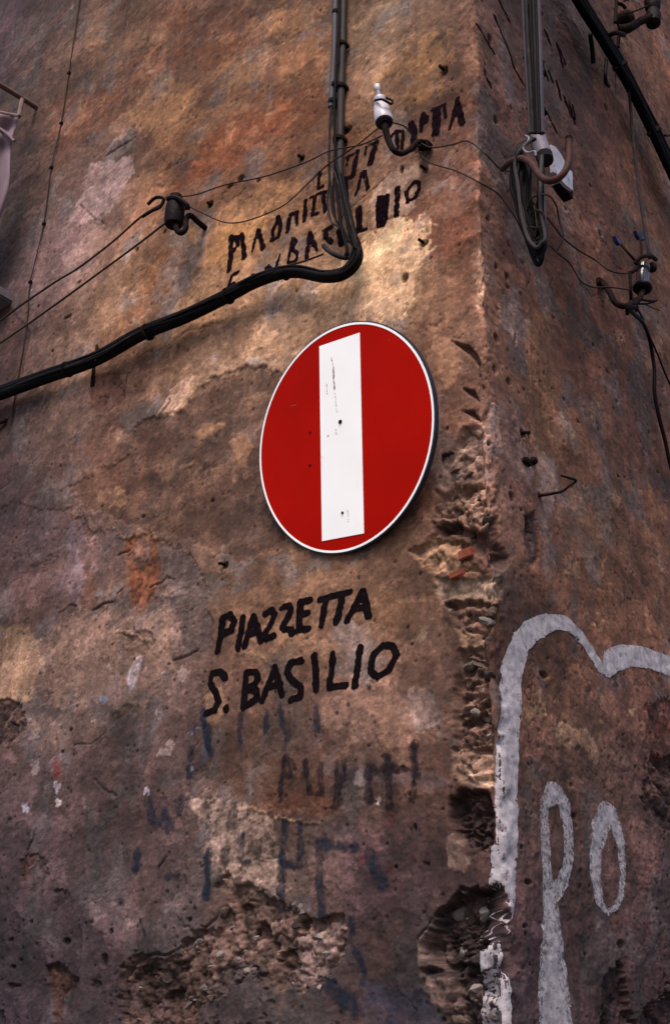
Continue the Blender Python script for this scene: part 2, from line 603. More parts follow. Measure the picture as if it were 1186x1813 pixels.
def patch(px, rgb=None, k=0.85, step=0.0, rag=0.012, soft=0.004, rough=0.0, lip=0.0, mul=None, worn=1.0):
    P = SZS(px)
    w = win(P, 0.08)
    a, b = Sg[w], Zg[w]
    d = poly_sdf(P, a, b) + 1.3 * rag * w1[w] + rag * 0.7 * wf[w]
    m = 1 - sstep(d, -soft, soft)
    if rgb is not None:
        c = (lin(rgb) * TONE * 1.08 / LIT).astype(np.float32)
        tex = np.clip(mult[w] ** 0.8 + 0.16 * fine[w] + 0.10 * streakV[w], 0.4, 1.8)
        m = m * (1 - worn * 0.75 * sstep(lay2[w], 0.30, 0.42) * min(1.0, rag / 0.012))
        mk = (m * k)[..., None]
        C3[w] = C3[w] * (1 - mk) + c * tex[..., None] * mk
    if mul is not None:
        C3[w] = C3[w] * (1 - m[..., None]) + C3[w] * np.array(mul, np.float32) * m[..., None]
    hm = 1 - sstep(d, -0.004, 0.003)
    H[w] += step * hm
    if lip:
        H[w] += lip * np.exp(-(d / 0.004) ** 2)
    if rough:
        f1, f2, cid = worley(a + 0.010 * w1[w], b + 0.010 * w2[w], 0.034, 2)
        g1, g2, gid = worley(a, b, 0.012, 4)
        inner = 1 - sstep(d, -0.02, 0.0)
        H[w] += rough * inner * (0.55 * (0.5 - f1) + 0.35 * cid + 0.30 * (0.5 - g1) + 0.35 * fbm(a, b, 0.05, 4, 201, 0.6))
        C3[w] *= np.clip(1 + inner * (0.45 * cid + 0.35 * gid + 0.35 * blot2[w]), 0.3, 2.2)[..., None]
    return w, d, m


def stroke(px, wid, rgb=None, k=0.9, dep=0.0, rag=0.003, soft=0.0015, mpp=None):
    """crack, run or smear; wid in photo px"""
    P = SZS(px)
    mp = math.dist(CAM, (P[0][0], 0, P[0][1])) / F_PX
    wd = [x * mp * 0.5 for x in wid] if not np.isscalar(wid) else wid * mp * 0.5
    w = win(P, 0.05)
    a, b = Sg[w], Zg[w]
    a2 = a + rag * w1[w] * 2 + rag * wf[w] * 0.7
    b2 = b + rag * w2[w] * 2 + rag * wf[w] * 0.7
    d = line_sdf(P, wd, a2, b2)
    m = 1 - sstep(d, -soft, soft)
    if rgb is not None:
        c = (lin(rgb) * TONE * 1.08 / LIT).astype(np.float32)
        brk = sstep(lay2[w] + 0.5 * wf[w], -0.28, 0.05) if sum(rgb) > 300 else 1.0
        mk = (m * k * brk * np.clip(1 + 0.5 * fine[w], 0, 1))[..., None]
        C3[w] = C3[w] * (1 - mk) + c * mk
    if dep:
        H[w] -= dep * m


# ---- coats and patches, read off the wall from top to bottom (photo survey px)
G = patch
# recessed surround strip beside the window, far left
G([(-40, -40), (38, -40), (12, 140), (-40, 300)], (78, 58, 66), 0.7, -0.004, rag=0.004)
G([(-40, 500), (20, 540), (56, 590), (44, 650), (28, 740), (18, 860), (-40, 900)], (62, 40, 38), 0.6, -0.004, rag=0.006)
stroke([(54, 585), (46, 640), (36, 690), (27, 740)], 3, (40, 24, 24), 0.8, 0.004)
# red-brown bare areas
for pl_, c_ in [
    ([(360, 250), (420, 190), (500, 190), (480, 240), (430, 280), (370, 310), (300, 340)], (112, 58, 30)),
    ([(470, 160), (560, 140), (590, 200), (540, 240), (480, 230)], (112, 60, 32)),
    ([(100, 180), (190, 150), (240, 190), (170, 240), (110, 290), (95, 250)], (92, 54, 36)),
    ([(200, 40), (290, 10), (320, 30), (250, 60)], (90, 54, 34)),
    ([(290, 40), (400, 10), (470, 30), (390, 70), (310, 70)], (92, 52, 32)),
    ([(690, 360), (760, 330), (830, 300), (840, 400), (790, 470), (740, 420), (700, 410)], (116, 64, 44)),
    ([(690, 270), (800, 180), (838, 190), (838, 290), (760, 330)], (104, 64, 46)),
    ([(610, 230), (650, 230), (640, 330), (560, 380), (480, 400), (430, 420), (560, 320)], (120, 76, 44)),
    ([(330, 90), (400, 60), (440, 80), (380, 130)], (104, 58, 34)),
    ([(210, 110), (330, 70), (300, 120), (190, 180)], (104, 62, 40)),
    ([(260, 480), (300, 440), (330, 470), (280, 560), (235, 580)], (122, 78, 46)),
    ([(180, 600), (230, 560), (260, 590), (220, 650), (180, 660)], (126, 88, 62))]:
    G(pl_, c_, 0.62, -0.0012, rag=0.035, soft=0.006)
# tan veils of the older ochre wash
for pl_, c_, k_ in [
    ([(225, 200), (260, 160), (330, 140), (350, 175), (320, 230), (250, 245)], (158, 116, 80), 0.6),
    ([(370, 130), (420, 95), (480, 90), (470, 140), (400, 165)], (150, 110, 76), 0.55),
    ([(480, 120), (560, 60), (585, 90), (570, 150), (500, 170)], (140, 98, 66), 0.5),
    ([(150, 110), (210, 60), (260, 30), (250, 80), (170, 150)], (134, 98, 74), 0.5),
    ([(60, 110), (110, 40), (140, 50), (100, 120)], (120, 88, 70), 0.5),
    ([(440, 40), (520, 10), (585, 0), (560, 40), (470, 70)], (142, 104, 72), 0.5),
    ([(470, 350), (560, 300), (580, 340), (520, 390), (460, 400)], (156, 116, 78), 0.5),
    ([(230, 370), (290, 330), (300, 360), (260, 420), (210, 430)], (140, 100, 74), 0.5),
    ([(280, 250), (350, 215), (360, 250), (300, 290)], (146, 104, 68), 0.5),
    ([(170, 520), (240, 470), (260, 500), (220, 550), (160, 580)], (156, 120, 94), 0.5),
    ([(320, 520), (390, 480), (400, 520), (340, 570), (300, 570)], (166, 128, 96), 0.5),
    ([(60, 660), (120, 640), (160, 690), (90, 720)], (146, 114, 94), 0.5),
    ([(660, 130), (720, 90), (790, 60), (790, 110), (700, 160)], (156, 116, 74), 0.5),
    ([(1095, 60), (1150, 60), (1186, 150), (1186, 220), (1130, 150)], (134, 92, 68), 0.5),
    ([(960, 300), (1010, 340), (1060, 440), (1010, 430), (965, 360)], (104, 76, 62), 0.5)]:
    G(pl_, c_, k_, 0.0010, rag=0.045, soft=0.003)
# pale lime blooms, the brightest with a sunlit glow in its colour
G([(148, 350), (160, 295), (190, 285), (225, 270), (235, 300), (210, 350), (190, 380), (140, 400), (110, 410)], (172, 146, 144), 0.80, 0.0015, rag=0.02)
G([(70, 400), (140, 380), (150, 440), (110, 540), (60, 590), (50, 520)], (124, 98, 98), 0.55, 0.001, rag=0.03)
G([(110, 450), (160, 430), (175, 470), (120, 520)], (148, 122, 116), 0.6, 0.001, rag=0.02)
G([(638, 100), (665, 60), (700, 20), (725, 40), (690, 110), (660, 190), (640, 180)], (150, 120, 98), 0.55, 0.001, rag=0.02)
G([(735, 120), (790, 110), (780, 160), (740, 190), (700, 200)], (150, 108, 68), 0.6, 0.001, rag=0.02)
G([(655, 340), (690, 305), (740, 285), (748, 310), (715, 335), (700, 350), (740, 330), (735, 370), (660, 400)], (182, 150, 130), 0.85, 0.001, rag=0.012)
G([(640, 420), (690, 390), (745, 400), (760, 430), (730, 500), (715, 560), (690, 590), (600, 570), (560, 540), (600, 480)], (224, 186, 148), 0.85, 0.0012, rag=0.03)  # cream lime patch, sunlit glow put into its colour
G([(530, 520), (600, 500), (640, 560), (560, 600), (500, 640), (440, 640), (440, 590)], (196, 158, 126), 0.7, 0.001, rag=0.03)
G([(395, 400), (470, 390), (480, 430), (400, 480), (360, 470)], (168, 124, 78), 0.5, 0.001, rag=0.02)
G([(770, 600), (815, 620), (822, 650), (790, 690), (778, 670)], (172, 132, 104), 0.55, 0.001, rag=0.012)
G([(845, 380), (880, 420), (880, 520), (850, 480)], (130, 104, 94), 0.5, 0, rag=0.012)
G([(838, 440), (856, 450), (862, 520), (846, 540)], (160, 132, 112), 0.6, 0, rag=0.01)
# darker re-rendered field behind the sign
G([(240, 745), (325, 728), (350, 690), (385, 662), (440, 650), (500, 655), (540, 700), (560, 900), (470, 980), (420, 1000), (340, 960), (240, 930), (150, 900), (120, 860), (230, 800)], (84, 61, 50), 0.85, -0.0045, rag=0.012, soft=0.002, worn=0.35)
stroke([(318, 722), (336, 700), (352, 676), (385, 652), (440, 640), (490, 646)], [6, 14, 20, 26, 26, 14], (186, 152, 124), 0.6, -0.001, rag=0.012, soft=0.004)
G([(345, 765), (370, 750), (397, 752), (350, 786)], (146, 112, 86), 0.75, 0.001, rag=0.006)
G([(405, 782), (438, 765), (450, 790), (432, 828), (422, 822)], (142, 108, 84), 0.75, 0.001, rag=0.006)
G([(280, 732), (320, 672), (348, 668), (330, 705), (312, 733)], (190, 156, 134), 0.8, 0.002, rag=0.008)
G([(440, 640), (462, 632), (470, 642), (445, 650)], (205, 185, 168), 0.8, 0.001, rag=0.006)
G([(205, 765), (235, 765), (238, 790), (210, 788)], (158, 128, 108), 0.7, 0.001, rag=0.008)
G([(165, 670), (215, 655), (222, 700), (190, 735), (160, 725)], (88, 56, 46), 0.75, -0.003, rag=0.006)
G([(90, 700), (150, 690), (165, 740), (120, 790), (60, 830)], (122, 98, 88), 0.55, 0.001, rag=0.02)
G([(120, 790), (200, 740), (260, 760), (300, 830), (240, 880), (150, 870)], (86, 58, 46), 0.5, -0.001, rag=0.03)
G([(170, 870), (210, 865), (220, 890), (180, 905)], (140, 108, 82), 0.6, 0.001, rag=0.012)
G([(250, 830), (300, 800), (340, 820), (300, 850)], (136, 106, 84), 0.5, 0.001, rag=0.02)
# old purple render laid bare under the broken edge (left)
G([(-60, 880), (40, 895), (90, 903), (125, 905), (150, 925), (190, 938), (240, 948), (290, 956), (322, 968), (345, 1000), (372, 1050), (376, 1110), (368, 1190), (350, 1270), (330, 1360), (330, 1800), (-60, 1850)], None, 0, -0.0032, rag=0.016, lip=0.0008, mul=(0.97, 0.96, 1.0))
stroke([(125, 905), (190, 937), (240, 947), (290, 955), (322, 966), (350, 1010), (376, 1060)], 2.6, (165, 130, 100), 0.7, rag=0.008)
G([(120, 920), (150, 930), (170, 1010), (130, 1060), (105, 1040)], (112, 96, 104), 0.6, 0.001, rag=0.02)
G([(140, 940), (165, 945), (140, 1020), (125, 1010)], (140, 124, 132), 0.6, 0.001, rag=0.01)
G([(60, 905), (100, 915), (60, 990), (20, 1000)], (104, 88, 94), 0.5, 0.001, rag=0.02)
G([(205, 945), (270, 950), (280, 1010), (272, 1060), (240, 1090), (228, 1060), (222, 1000)], (116, 66, 38), 0.78, -0.002, rag=0.014, rough=0.004)
G([(140, 930), (162, 930), (164, 1050), (180, 1080), (150, 1080), (138, 1010)], (96, 62, 44), 0.6, -0.002, rag=0.014)
G([(276, 965), (322, 970), (348, 1010), (370, 1060), (366, 1140), (300, 1168), (300, 1060), (280, 1010)], (98, 84, 82), 0.75, 0.001, rag=0.008)
for k_ in range(7):
    y_ = 1018 + 14 * k_
    stroke([(312 - k_, y_), (330, y_ - 6), (342 + k_, y_ - 16)], 4, (72, 58, 58), 0.5, 0.001)
stroke([(100, 1085), (110, 1080), (118, 1070), (130, 1072)], 3.5, (40, 26, 26), 0.9, 0.004)
stroke([(160, 1080), (180, 1068), (200, 1064), (206, 1048), (216, 1040)], 4, (40, 26, 26), 0.9, 0.005)
stroke([(208, 978), (222, 972)], 5, (36, 24, 24), 0.9, 0.004)
stroke([(262, 1040), (280, 1030), (290, 1018), (306, 1024)], 4, (44, 30, 28), 0.9, 0.004)
stroke([(300, 1168), (325, 1160), (345, 1148)], 5, (48, 34, 34), 0.8, 0.004)
stroke([(305, 1060), (312, 1100), (320, 1120)], 3, (66, 50, 50), 0.6, 0.001)
G([(215, 1120), (262, 1105), (268, 1140), (230, 1165), (210, 1160)], (74, 46, 26), 0.7, -0.006, rag=0.014, rough=0.006)
stroke([(205, 1118), (228, 1118), (245, 1128), (262, 1132)], 6, (190, 160, 128), 0.7, -0.003)
stroke([(212, 1160), (212, 1215)], 6, (112, 66, 34), 0.8, 0.0)
G([(225, 1180), (240, 1155), (246, 1165), (238, 1205), (226, 1225), (220, 1200)], (178, 172, 186), 0.85, 0.001, rag=0.003)
G([(-40, 1110), (40, 1108), (68, 1130), (68, 1180), (50, 1245), (20, 1250), (-40, 1240)], (152, 124, 100), 0.7, 0.0015, rag=0.012)
G([(110, 1120), (200, 1100), (210, 1130), (150, 1150), (100, 1180)], (140, 112, 96), 0.5, 0.001, rag=0.02)
G([(255, 1080), (300, 1060), (296, 1150), (260, 1160)], (140, 118, 104), 0.5, 0.001, rag=0.014)
G([(-40, 1240), (40, 1236), (46, 1290), (20, 1320), (-40, 1330)], (58, 40, 38), 0.8, -0.008, rag=0.012, rough=0.012)
G([(45, 1270), (150, 1250), (190, 1290), (170, 1315), (80, 1320)], (112, 92, 84), 0.5, 0.001, rag=0.02)
G([(192, 1265), (215, 1250), (230, 1250), (205, 1275), (192, 1278)], (66, 44, 34), 0.7, -0.003, rag=0.006)
# render either side of the lettering
G([(660, 1040), (720, 1060), (740, 1100), (680, 1110), (640, 1100)], (124, 92, 66), 0.5, 0, rag=0.02)
G([(480, 1110), (560, 1130), (600, 1140), (620, 1175), (500, 1170), (440, 1160)], (132, 104, 84), 0.5, 0.001, rag=0.012)
stroke([(412, 1160), (440, 1155), (462, 1163), (480, 1180)], 4, (150, 122, 98), 0.6, -0.0015)
stroke([(560, 1165), (600, 1155), (650, 1120)], 3, (150, 122, 98), 0.4, -0.001)
G([(360, 1230), (390, 1215), (400, 1260), (370, 1290)], (150, 120, 96), 0.6, 0.001, rag=0.008)
G([(715, 1225), (730, 1212), (758, 1220), (776, 1262), (775, 1292), (738, 1295)], (128, 106, 100), 0.8, 0.001, rag=0.006)
G([(640, 1090), (652, 1090), (655, 1160), (640, 1160)], (140, 118, 108), 0.45, 0, rag=0.006)
G([(80, 1105), (200, 1085), (300, 1060), (312, 1160), (296, 1230), (200, 1256), (90, 1240), (70, 1180)], (134, 110, 100), 0.55, 0.0008, rag=0.035)
G([(0, 940), (60, 930), (120, 1000), (110, 1100), (60, 1100), (0, 1050)], (88, 64, 62), 0.4, 0, rag=0.035)
G([(290, 1180), (350, 1180), (350, 1260), (280, 1250)], (112, 90, 84), 0.5, 0, rag=0.02)
# runs below the lettering
for x0, y0, y1, wd, cl in [(432, 1250, 1330, 12, (60, 62, 84)), (500, 1240, 1300, 10, (58, 50, 56)), (470, 1260, 1330, 10, (64, 64, 84)), (620, 1230, 1300, 6, (52, 38, 42)), (528, 1230, 1300, 12, (84, 76, 88)), (590, 1250, 1380, 16, (104, 84, 78)), (640, 1260, 1400, 18, (110, 88, 82)), (560, 1250, 1330, 10, (70, 66, 86)), (700, 1230, 1330, 14, (112, 88, 78)), (360, 1260, 1340, 14, (44, 50, 84)), (500, 1310, 1350, 14, (54, 48, 66)), (745, 1300, 1340, 12, (60, 48, 50)), (475, 1050, 1230, 12, (118, 92, 74)), (612, 1000, 1180, 16, (126, 100, 84))]:
    stroke([(x0, y0), (x0 + 1, (y0 + y1) / 2), (x0 - 2, y1)], wd, cl, 0.38, 0, rag=0.006, soft=0.006)
G([(410, 1260), (560, 1240), (590, 1300), (600, 1440), (480, 1446), (415, 1424), (380, 1350)], (92, 64, 50), 0.5, 0, rag=0.02, soft=0.01)
G([(440, 1400), (560, 1390), (596, 1430), (560, 1452), (480, 1440)], (96, 58, 38), 0.6, 0, rag=0.01, soft=0.01)
stroke([(414, 1426), (446, 1430), (480, 1444), (520, 1456), (566, 1458), (580, 1452)], 6, (172, 138, 106), 0.75, -0.002, rag=0.006)
G([(340, 1420), (410, 1415), (480, 1450), (492, 1500), (480, 1590), (440, 1570), (400, 1560), (350, 1450)], (152, 130, 120), 0.78, -0.001, rag=0.022, rough=0.004)
G([(500, 1460), (580, 1460), (580, 1600), (490, 1600)], (98, 76, 68), 0.55, 0, rag=0.02)
G([(585, 1460), (760, 1440), (780, 1600), (690, 1700), (620, 1720), (590, 1600)], (66, 48, 54), 0.4, 0, rag=0.03, soft=0.02)
G([(640, 1640), (700, 1640), (700, 1720), (640, 1740)], (78, 58, 52), 0.5, 0, rag=0.02)
G([(700, 1730), (750, 1760), (800, 1820), (640, 1820), (650, 1740)], (42, 44, 66), 0.55, 0, rag=0.02)
# red dabs
G([(98, 1345), (108, 1345), (110, 1380), (96, 1380)], (96, 34, 34), 0.7, 0, rag=0.004)
for q in [(690, 1450), (640, 1525), (728, 1518), (690, 1540)]:
    G([(q[0] - 8, q[1] - 8), (q[0] + 8, q[1] - 10), (q[0] + 8, q[1] + 10), (q[0] - 6, q[1] + 10)], (92, 36, 38), 0.5, 0, rag=0.012)
G([(575, 1348), (770, 1370), (800, 1385), (760, 1395), (700, 1390), (600, 1372)], (98, 88, 98), 0.35, 0, rag=0.01)
# torn plaster: big rubble hollow at the foot
hollow = [(212, 1860), (216, 1730), (236, 1700), (262, 1690), (300, 1688), (345, 1660), (392, 1618), (404, 1580), (380, 1570), (396, 1555), (440, 1562), (470, 1588), (520, 1600), (555, 1612), (598, 1640), (606, 1690), (588, 1728), (560, 1756), (520, 1750), (486, 1742), (440, 1720), (415, 1738), (380, 1770), (350, 1810), (330, 1860)]
G(hollow, (108, 86, 78), 0.75, -0.013, rag=0.018, rough=0.018)
G([(520, 1655), (590, 1640), (600, 1690), (560, 1745), (520, 1730)], (132, 112, 110), 0.7, 0.004, rag=0.012, rough=0.006)
G([(225, 1740), (300, 1700), (360, 1680), (380, 1740), (330, 1820), (215, 1820)], (62, 42, 38), 0.5, -0.008, rag=0.02)
for q, r_, dp in [((505, 1700), 16, .02), ((458, 1650), 12, .018), ((530, 1632), 16, .018), ((478, 1672), 7, .012), ((300, 1760), 16, .02), ((360, 1760), 10, .012), ((258, 1720), 14, .012), ((430, 1610), 9, .01)]:
    G([(q[0] + r_ * math.cos(t), q[1] + 0.8 * r_ * math.sin(t)) for t in np.linspace(0, 6.28, 9)[:-1]], (60, 42, 34), 0.7, -dp, rag=0.01)
G([(350, 1745), (400, 1700), (470, 1740), (470, 1830), (330, 1830)], (72, 60, 64), 0.6, 0.006, rag=0.02)
stroke([(212, 1800), (216, 1732), (240, 1700), (262, 1690), (300, 1688), (346, 1660), (394, 1616)], 5, (40, 28, 28), 0.6, 0.006)
G([(86, 1716), (100, 1708), (120, 1722), (136, 1735), (132, 1752), (112, 1760), (110, 1813), (98, 1813), (92, 1750)], (66, 42, 34), 0.8, -0.014, rag=0.008, rough=0.010)
G([(158, 1745), (175, 1728), (182, 1745), (170, 1752)], (34, 22, 24), 0.8, -0.008, rag=0.006)
G([(18, 1742), (42, 1740), (40, 1752), (20, 1752)], (34, 22, 24), 0.8, -0.010, rag=0.005)
G([(-20, 1790), (10, 1790), (14, 1840), (-20, 1840)], (30, 20, 26), 0.8, -0.012, rag=0.006)
G([(42, 1520), (62, 1500), (88, 1520), (88, 1560), (66, 1580), (42, 1560)], (74, 48, 42), 0.75, -0.005, rag=0.012, rough=0.006)
stroke([(66, 1465), (60, 1485), (50, 1505), (40, 1540)], [3, 6, 6, 2], (30, 20, 24), 0.9, 0.006)
G([(100, 1580), (124, 1574), (130, 1590), (105, 1606)], (40, 28, 32), 0.75, -0.006, rag=0.008)
G([(150, 1600), (200, 1592), (245, 1640), (210, 1660), (170, 1640)], (104, 88, 90), 0.5, 0.001, rag=0.01)
G([(290, 1560), (340, 1540), (370, 1600), (340, 1660), (290, 1660)], (92, 76, 78), 0.5, 0.001, rag=0.014)
stroke([(140, 1640), (143, 1690)], 3, (40, 28, 34), 0.8, 0.003)
stroke([(168, 1380), (182, 1396), (208, 1408)], 3, (40, 28, 34), 0.9, 0.004)
stroke([(290, 1520), (278, 1535), (276, 1555)], [3, 5, 2], (30, 20, 26), 0.9, 0.006)
stroke([(130, 1320), (160, 1316), (180, 1300), (184, 1290)], 3, (48, 34, 36), 0.8, 0.003)
stroke([(60, 700), (46, 730), (50, 760)], 2, (60, 40, 38), 0.6, 0.002)
stroke([(180, 672), (206, 665), (230, 662), (244, 640), (262, 625), (300, 610), (330, 590), (400, 570)], [3, 4, 3, 2, 2, 2, 2, 1], (84, 52, 40), 0.8, 0.003, rag=0.005)
stroke([(226, 664), (222, 690), (218, 708)], 3.5, (44, 26, 24), 0.9, 0.005)
stroke([(140, 365), (172, 388), (188, 396)], 2.5, (70, 42, 34), 0.8, 0.003)
stroke([(188, 276), (205, 264), (240, 240)], [4, 4, 1], (44, 26, 22), 0.8, 0.005)
stroke([(280, 740), (284, 732), (300, 710)], 6, (56, 40, 38), 0.7, 0.003)
stroke([(470, 775), (475, 700)], 2, (84, 60, 52), 0.5, 0.001)
stroke([(600, 400), (606, 380), (640, 350), (668, 330), (690, 305)], 2.5, (66, 40, 32), 0.8, 0.003, rag=0.004)
# crisp pale splashes of paper and lime
for x, y, rx, ry, c in [(285, 1192, 8, 10, (180, 176, 190)), (163, 1274, 9, 4, (176, 160, 156)), (275, 1262, 6, 12, (172, 164, 170)), (102, 1396, 4, 12, (186, 180, 190)), (103, 1424, 4, 6, (186, 180, 180)), (60, 1358, 7, 12, (140, 124, 128)), (48, 1430, 9, 8, (158, 156, 172)), (134, 1372, 6, 4, (150, 140, 140)), (260, 1398, 6, 9, (186, 180, 196)), (285, 1332, 10, 4, (150, 132, 132)), (297, 1318, 8, 3, (140, 122, 122)), (275, 1456, 3, 4, (178, 180, 196)), (337, 1360, 3, 5, (160, 168, 196)), (345, 1287, 5, 5, (120, 140, 180)), (180, 1238, 5, 4, (110, 140, 180)), (2, 1122, 4, 8, (80, 100, 170)), (667, 1420, 4, 5, (210, 200, 196)), (444, 1400, 3, 14, (170, 156, 160)), (440, 1368, 2, 10, (150, 140, 140)), (465, 1382, 3, 5, (150, 136, 132)), (635, 1376, 3, 6, (160, 146, 146)), (650, 1305, 4, 6, (160, 146, 140)), (673, 1560, 3, 3, (120, 140, 190)), (155, 1426, 4, 7, (130, 118, 122)), (750, 1120, 6, 9, (150, 128, 108)), (1112, 1262, 5, 5, (170, 140, 110)), (1065, 1282, 4, 6, (160, 132, 110)), (1108, 1350, 6, 9, (130, 104, 96)), (1000, 1270, 6, 5, (150, 118, 88)), (540, 1745, 20, 3, (176, 150, 136)), (500, 1574, 14, 3, (150, 124, 112)), (188, 1180, 4, 5, (180, 160, 150)), (320, 1190, 6, 8, (160, 140, 136))]:
    G([(x + rx * math.cos(t), y + ry * math.sin(t)) for t in np.linspace(0.3, 6.6, 9)[:-1]], np.array(c) * 0.9, 0.85, 0.0010, rag=0.013, soft=0.0015)

# ---- right wall coats
G([(965, 1262), (985, 1285), (1010, 1284), (1035, 1286), (1048, 1310), (1062, 1345), (1052, 1352), (1036, 1330), (1012, 1328), (990, 1318)], (154, 122, 100), 0.8, 0.0015, rag=0.012)
G([(920, 1240), (960, 1235), (965, 1262), (935, 1275)], (134, 106, 80), 0.55, 0.001, rag=0.02)
G([(1140, 1250), (1200, 1230), (1200, 1380), (1165, 1370), (1145, 1310)], (88, 44, 34), 0.6, -0.006, rag=0.02, rough=0.006)
G([(1150, 1340), (1200, 1330), (1200, 1480), (1170, 1480), (1140, 1430)], (62, 44, 42), 0.75, -0.014, rag=0.02, rough=0.016)
G([(1175, 1470), (1200, 1450), (1200, 1640), (1185, 1600)], (80, 62, 62), 0.5, -0.002, rag=0.01)
G([(1080, 1720), (1098, 1700), (1110, 1740), (1130, 1813), (1060, 1840), (1062, 1780)], (42, 28, 30), 0.85, -0.020, rag=0.02, rough=0.016)
G([(1135, 1790), (1200, 1740), (1200, 1860), (1120, 1860)], (48, 32, 32), 0.85, -0.020, rag=0.02, rough=0.016)
G([(905, 1600), (935, 1590), (960, 1660), (955, 1830), (900, 1830)], (58, 44, 52), 0.6, 0, rag=0.03, soft=0.02)
G([(1055, 1150), (1085, 1180), (1110, 1210), (1085, 1225), (1050, 1200)], (82, 68, 74), 0.6, 0, rag=0.02, soft=0.01)
G([(935, 500), (975, 560), (975, 700), (960, 860), (940, 860), (938, 640)], (108, 80, 54), 0.45, 0, rag=0.012, soft=0.01)
G([(975, 860), (1030, 880), (1080, 940), (1060, 1000), (990, 960)], (122, 94, 76), 0.4, 0.001, rag=0.03)
for q in [(1100, 600), (1165, 610), (1055, 720), (980, 770), (1020, 900), (1090, 890), (1130, 870), (1005, 1000), (1120, 1010), (960, 1020), (1075, 520), (1040, 560), (1000, 760), (950, 380), (1150, 640), (1060, 1100)]:
    r_ = random.uniform(5, 12)
    G([(q[0] + r_ * math.cos(t), q[1] + 1.3 * r_ * math.sin(t)) for t in np.linspace(0, 6.28, 8)[:-1]], (150, 118, 96), 0.55, 0.001, rag=0.025)
for y in range(-40, 1100, 120):   # vertical seam of the corner render on the right wall
    stroke([(938 + 0.03 * (500 - y) * -1 * 0, y), (940, y + 120)], 3, (128, 100, 88), 0.45, -0.0015, rag=0.004)
G([(880, 700), (900, 690), (925, 760), (935, 980), (925, 1080), (895, 1090), (872, 900)], (112, 84, 76), 0.5, 0.001, rag=0.012, soft=0.008)
G([(922, 940), (945, 900), (950, 980), (940, 1010), (925, 1000)], (52, 40, 46), 0.75, -0.006, rag=0.01, rough=0.006)
G([(924, 915), (934, 912), (942, 945), (930, 945)], (26, 16, 20), 0.9, -0.014, rag=0.004)

# ---- explicit pock marks: x, y, radius px x/y, depth m
pocks = [(785, 124, 5, 9), (616, 232, 8, 7), (536, 281, 4, 6), (428, 318, 7, 7), (409, 331, 5, 5), (461, 323, 4, 4), (376, 364, 4, 6), (294, 412, 3, 5), (246, 445, 3, 6), (142, 500, 4, 3), (71, 543, 3, 3), (121, 562, 7, 3), (316, 615, 4, 4), (95, 622, 3, 3), (107, 825, 2, 2), (372, 884, 3, 3), (398, 1000, 7, 7), (248, 912, 4, 4), (716, 492, 6, 9), (749, 430, 7, 6), (752, 300, 3, 8), (710, 300, 4, 9), (790, 758, 3, 3), (880, 598, 4, 9), (914, 599, 3, 14), (876, 656, 4, 10), (901, 676, 4, 7), (929, 688, 3, 3), (919, 695, 3, 3), (901, 713, 2, 3), (865, 785, 3, 6), (922, 768, 6, 9), (936, 773, 3, 8), (903, 880, 5, 9), (920, 903, 3, 3), (1022, 746, 3, 4), (1062, 413, 4, 6), (1052, 610, 3, 4), (981, 560, 3, 3), (1075, 658, 5, 4), (1172, 718, 3, 6), (1095, 842, 4, 3), (1090, 711, 3, 3), (999, 706, 2, 3), (1168, 835, 3, 3), (882, 470, 3, 7), (900, 487, 4, 8), (902, 506, 3, 3), (924, 519, 2, 3), (885, 545, 2, 3), (1018, 1136, 4, 6), (962, 1195, 8, 6), (1012, 1390, 3, 4), (920, 1500, 3, 3), (1019, 1445, 3, 5), (1097, 1672, 7, 8), (1036, 1690, 3, 4), (1160, 1610, 4, 4), (930, 1562, 5, 4), (925, 1640, 5, 4), (757, 1530, 3, 5), (735, 1465, 3, 7), (725, 1406, 2, 4), (124, 1292, 4, 4), (112, 1331, 3, 3), (40, 1700, 3, 3), (120, 1667, 6, 5), (186, 1700, 7, 10), (200, 1650, 4, 5), (60, 1633, 3, 3), (26, 1712, 4, 3), (24, 1664, 3, 3), (46, 1630, 2, 2), (335, 1628, 5, 4), (700, 1535, 3, 3), (1000, 370, 3, 4), (1045, 328, 3, 3), (965, 130, 3, 5), (1072, 190, 4, 5), (860, 130, 3, 6), (868, 70, 4, 10), (880, 210, 4, 8), (905, 190, 3, 6), (1100, 295, 3, 3), (1018, 215, 3, 9), (870, 385, 3, 4)]
for (x, y, rx, ry) in pocks:
    P0 = SZ(x, y)
    mpx = math.dist(CAM, (P0[0], 0, P0[1])) / F_PX
    k = 1.25 if P0[0] < 0 else 1.9
    ra, rb = rx * mpx * k, ry * mpx * 1.05
    w = win([P0], max(ra, rb) + 0.02)
    d = np.hypot((Sg[w] - P0[0]) / ra, (Zg[w] - P0[1]) / rb) + 0.25 * w1[w]
    m = 1 - sstep(d, 0.7, 1.15)
    H[w] -= m * min(0.012, 0.8 * max(ra, rb) + 0.003)
    C3[w] *= (1 - 0.60 * m)[..., None]

# random pits
f1, f2, cid = worley(Sg, Zg, 0.030, 7)
pit = (cid > 0.86 - 0.22 * low - 0.10 * (Sg > 0)) & (Zg > 0.3)
rad = 0.06 + 0.13 * np.abs(TAB[(np.floor(cid * 999).astype(int)) & 255, 7])
m = pit * (1 - sstep(f1, rad * 0.7, rad * 1.2))
H -= 0.0035 * m
C3 *= (1 - 0.5 * m)[..., None]
f1, f2, cid = worley(Sg, Zg, 0.012, 9)
dens = sstep(fbm(Sg, Zg, 0.3, 3, 211), -0.3, 0.5)
m = (cid > 0.9 - 0.25 * dens) * (1 - sstep(f1, 0.10, 0.28))
H -= 0.0016 * m
C3 *= (1 - 0.30 * m)[..., None]
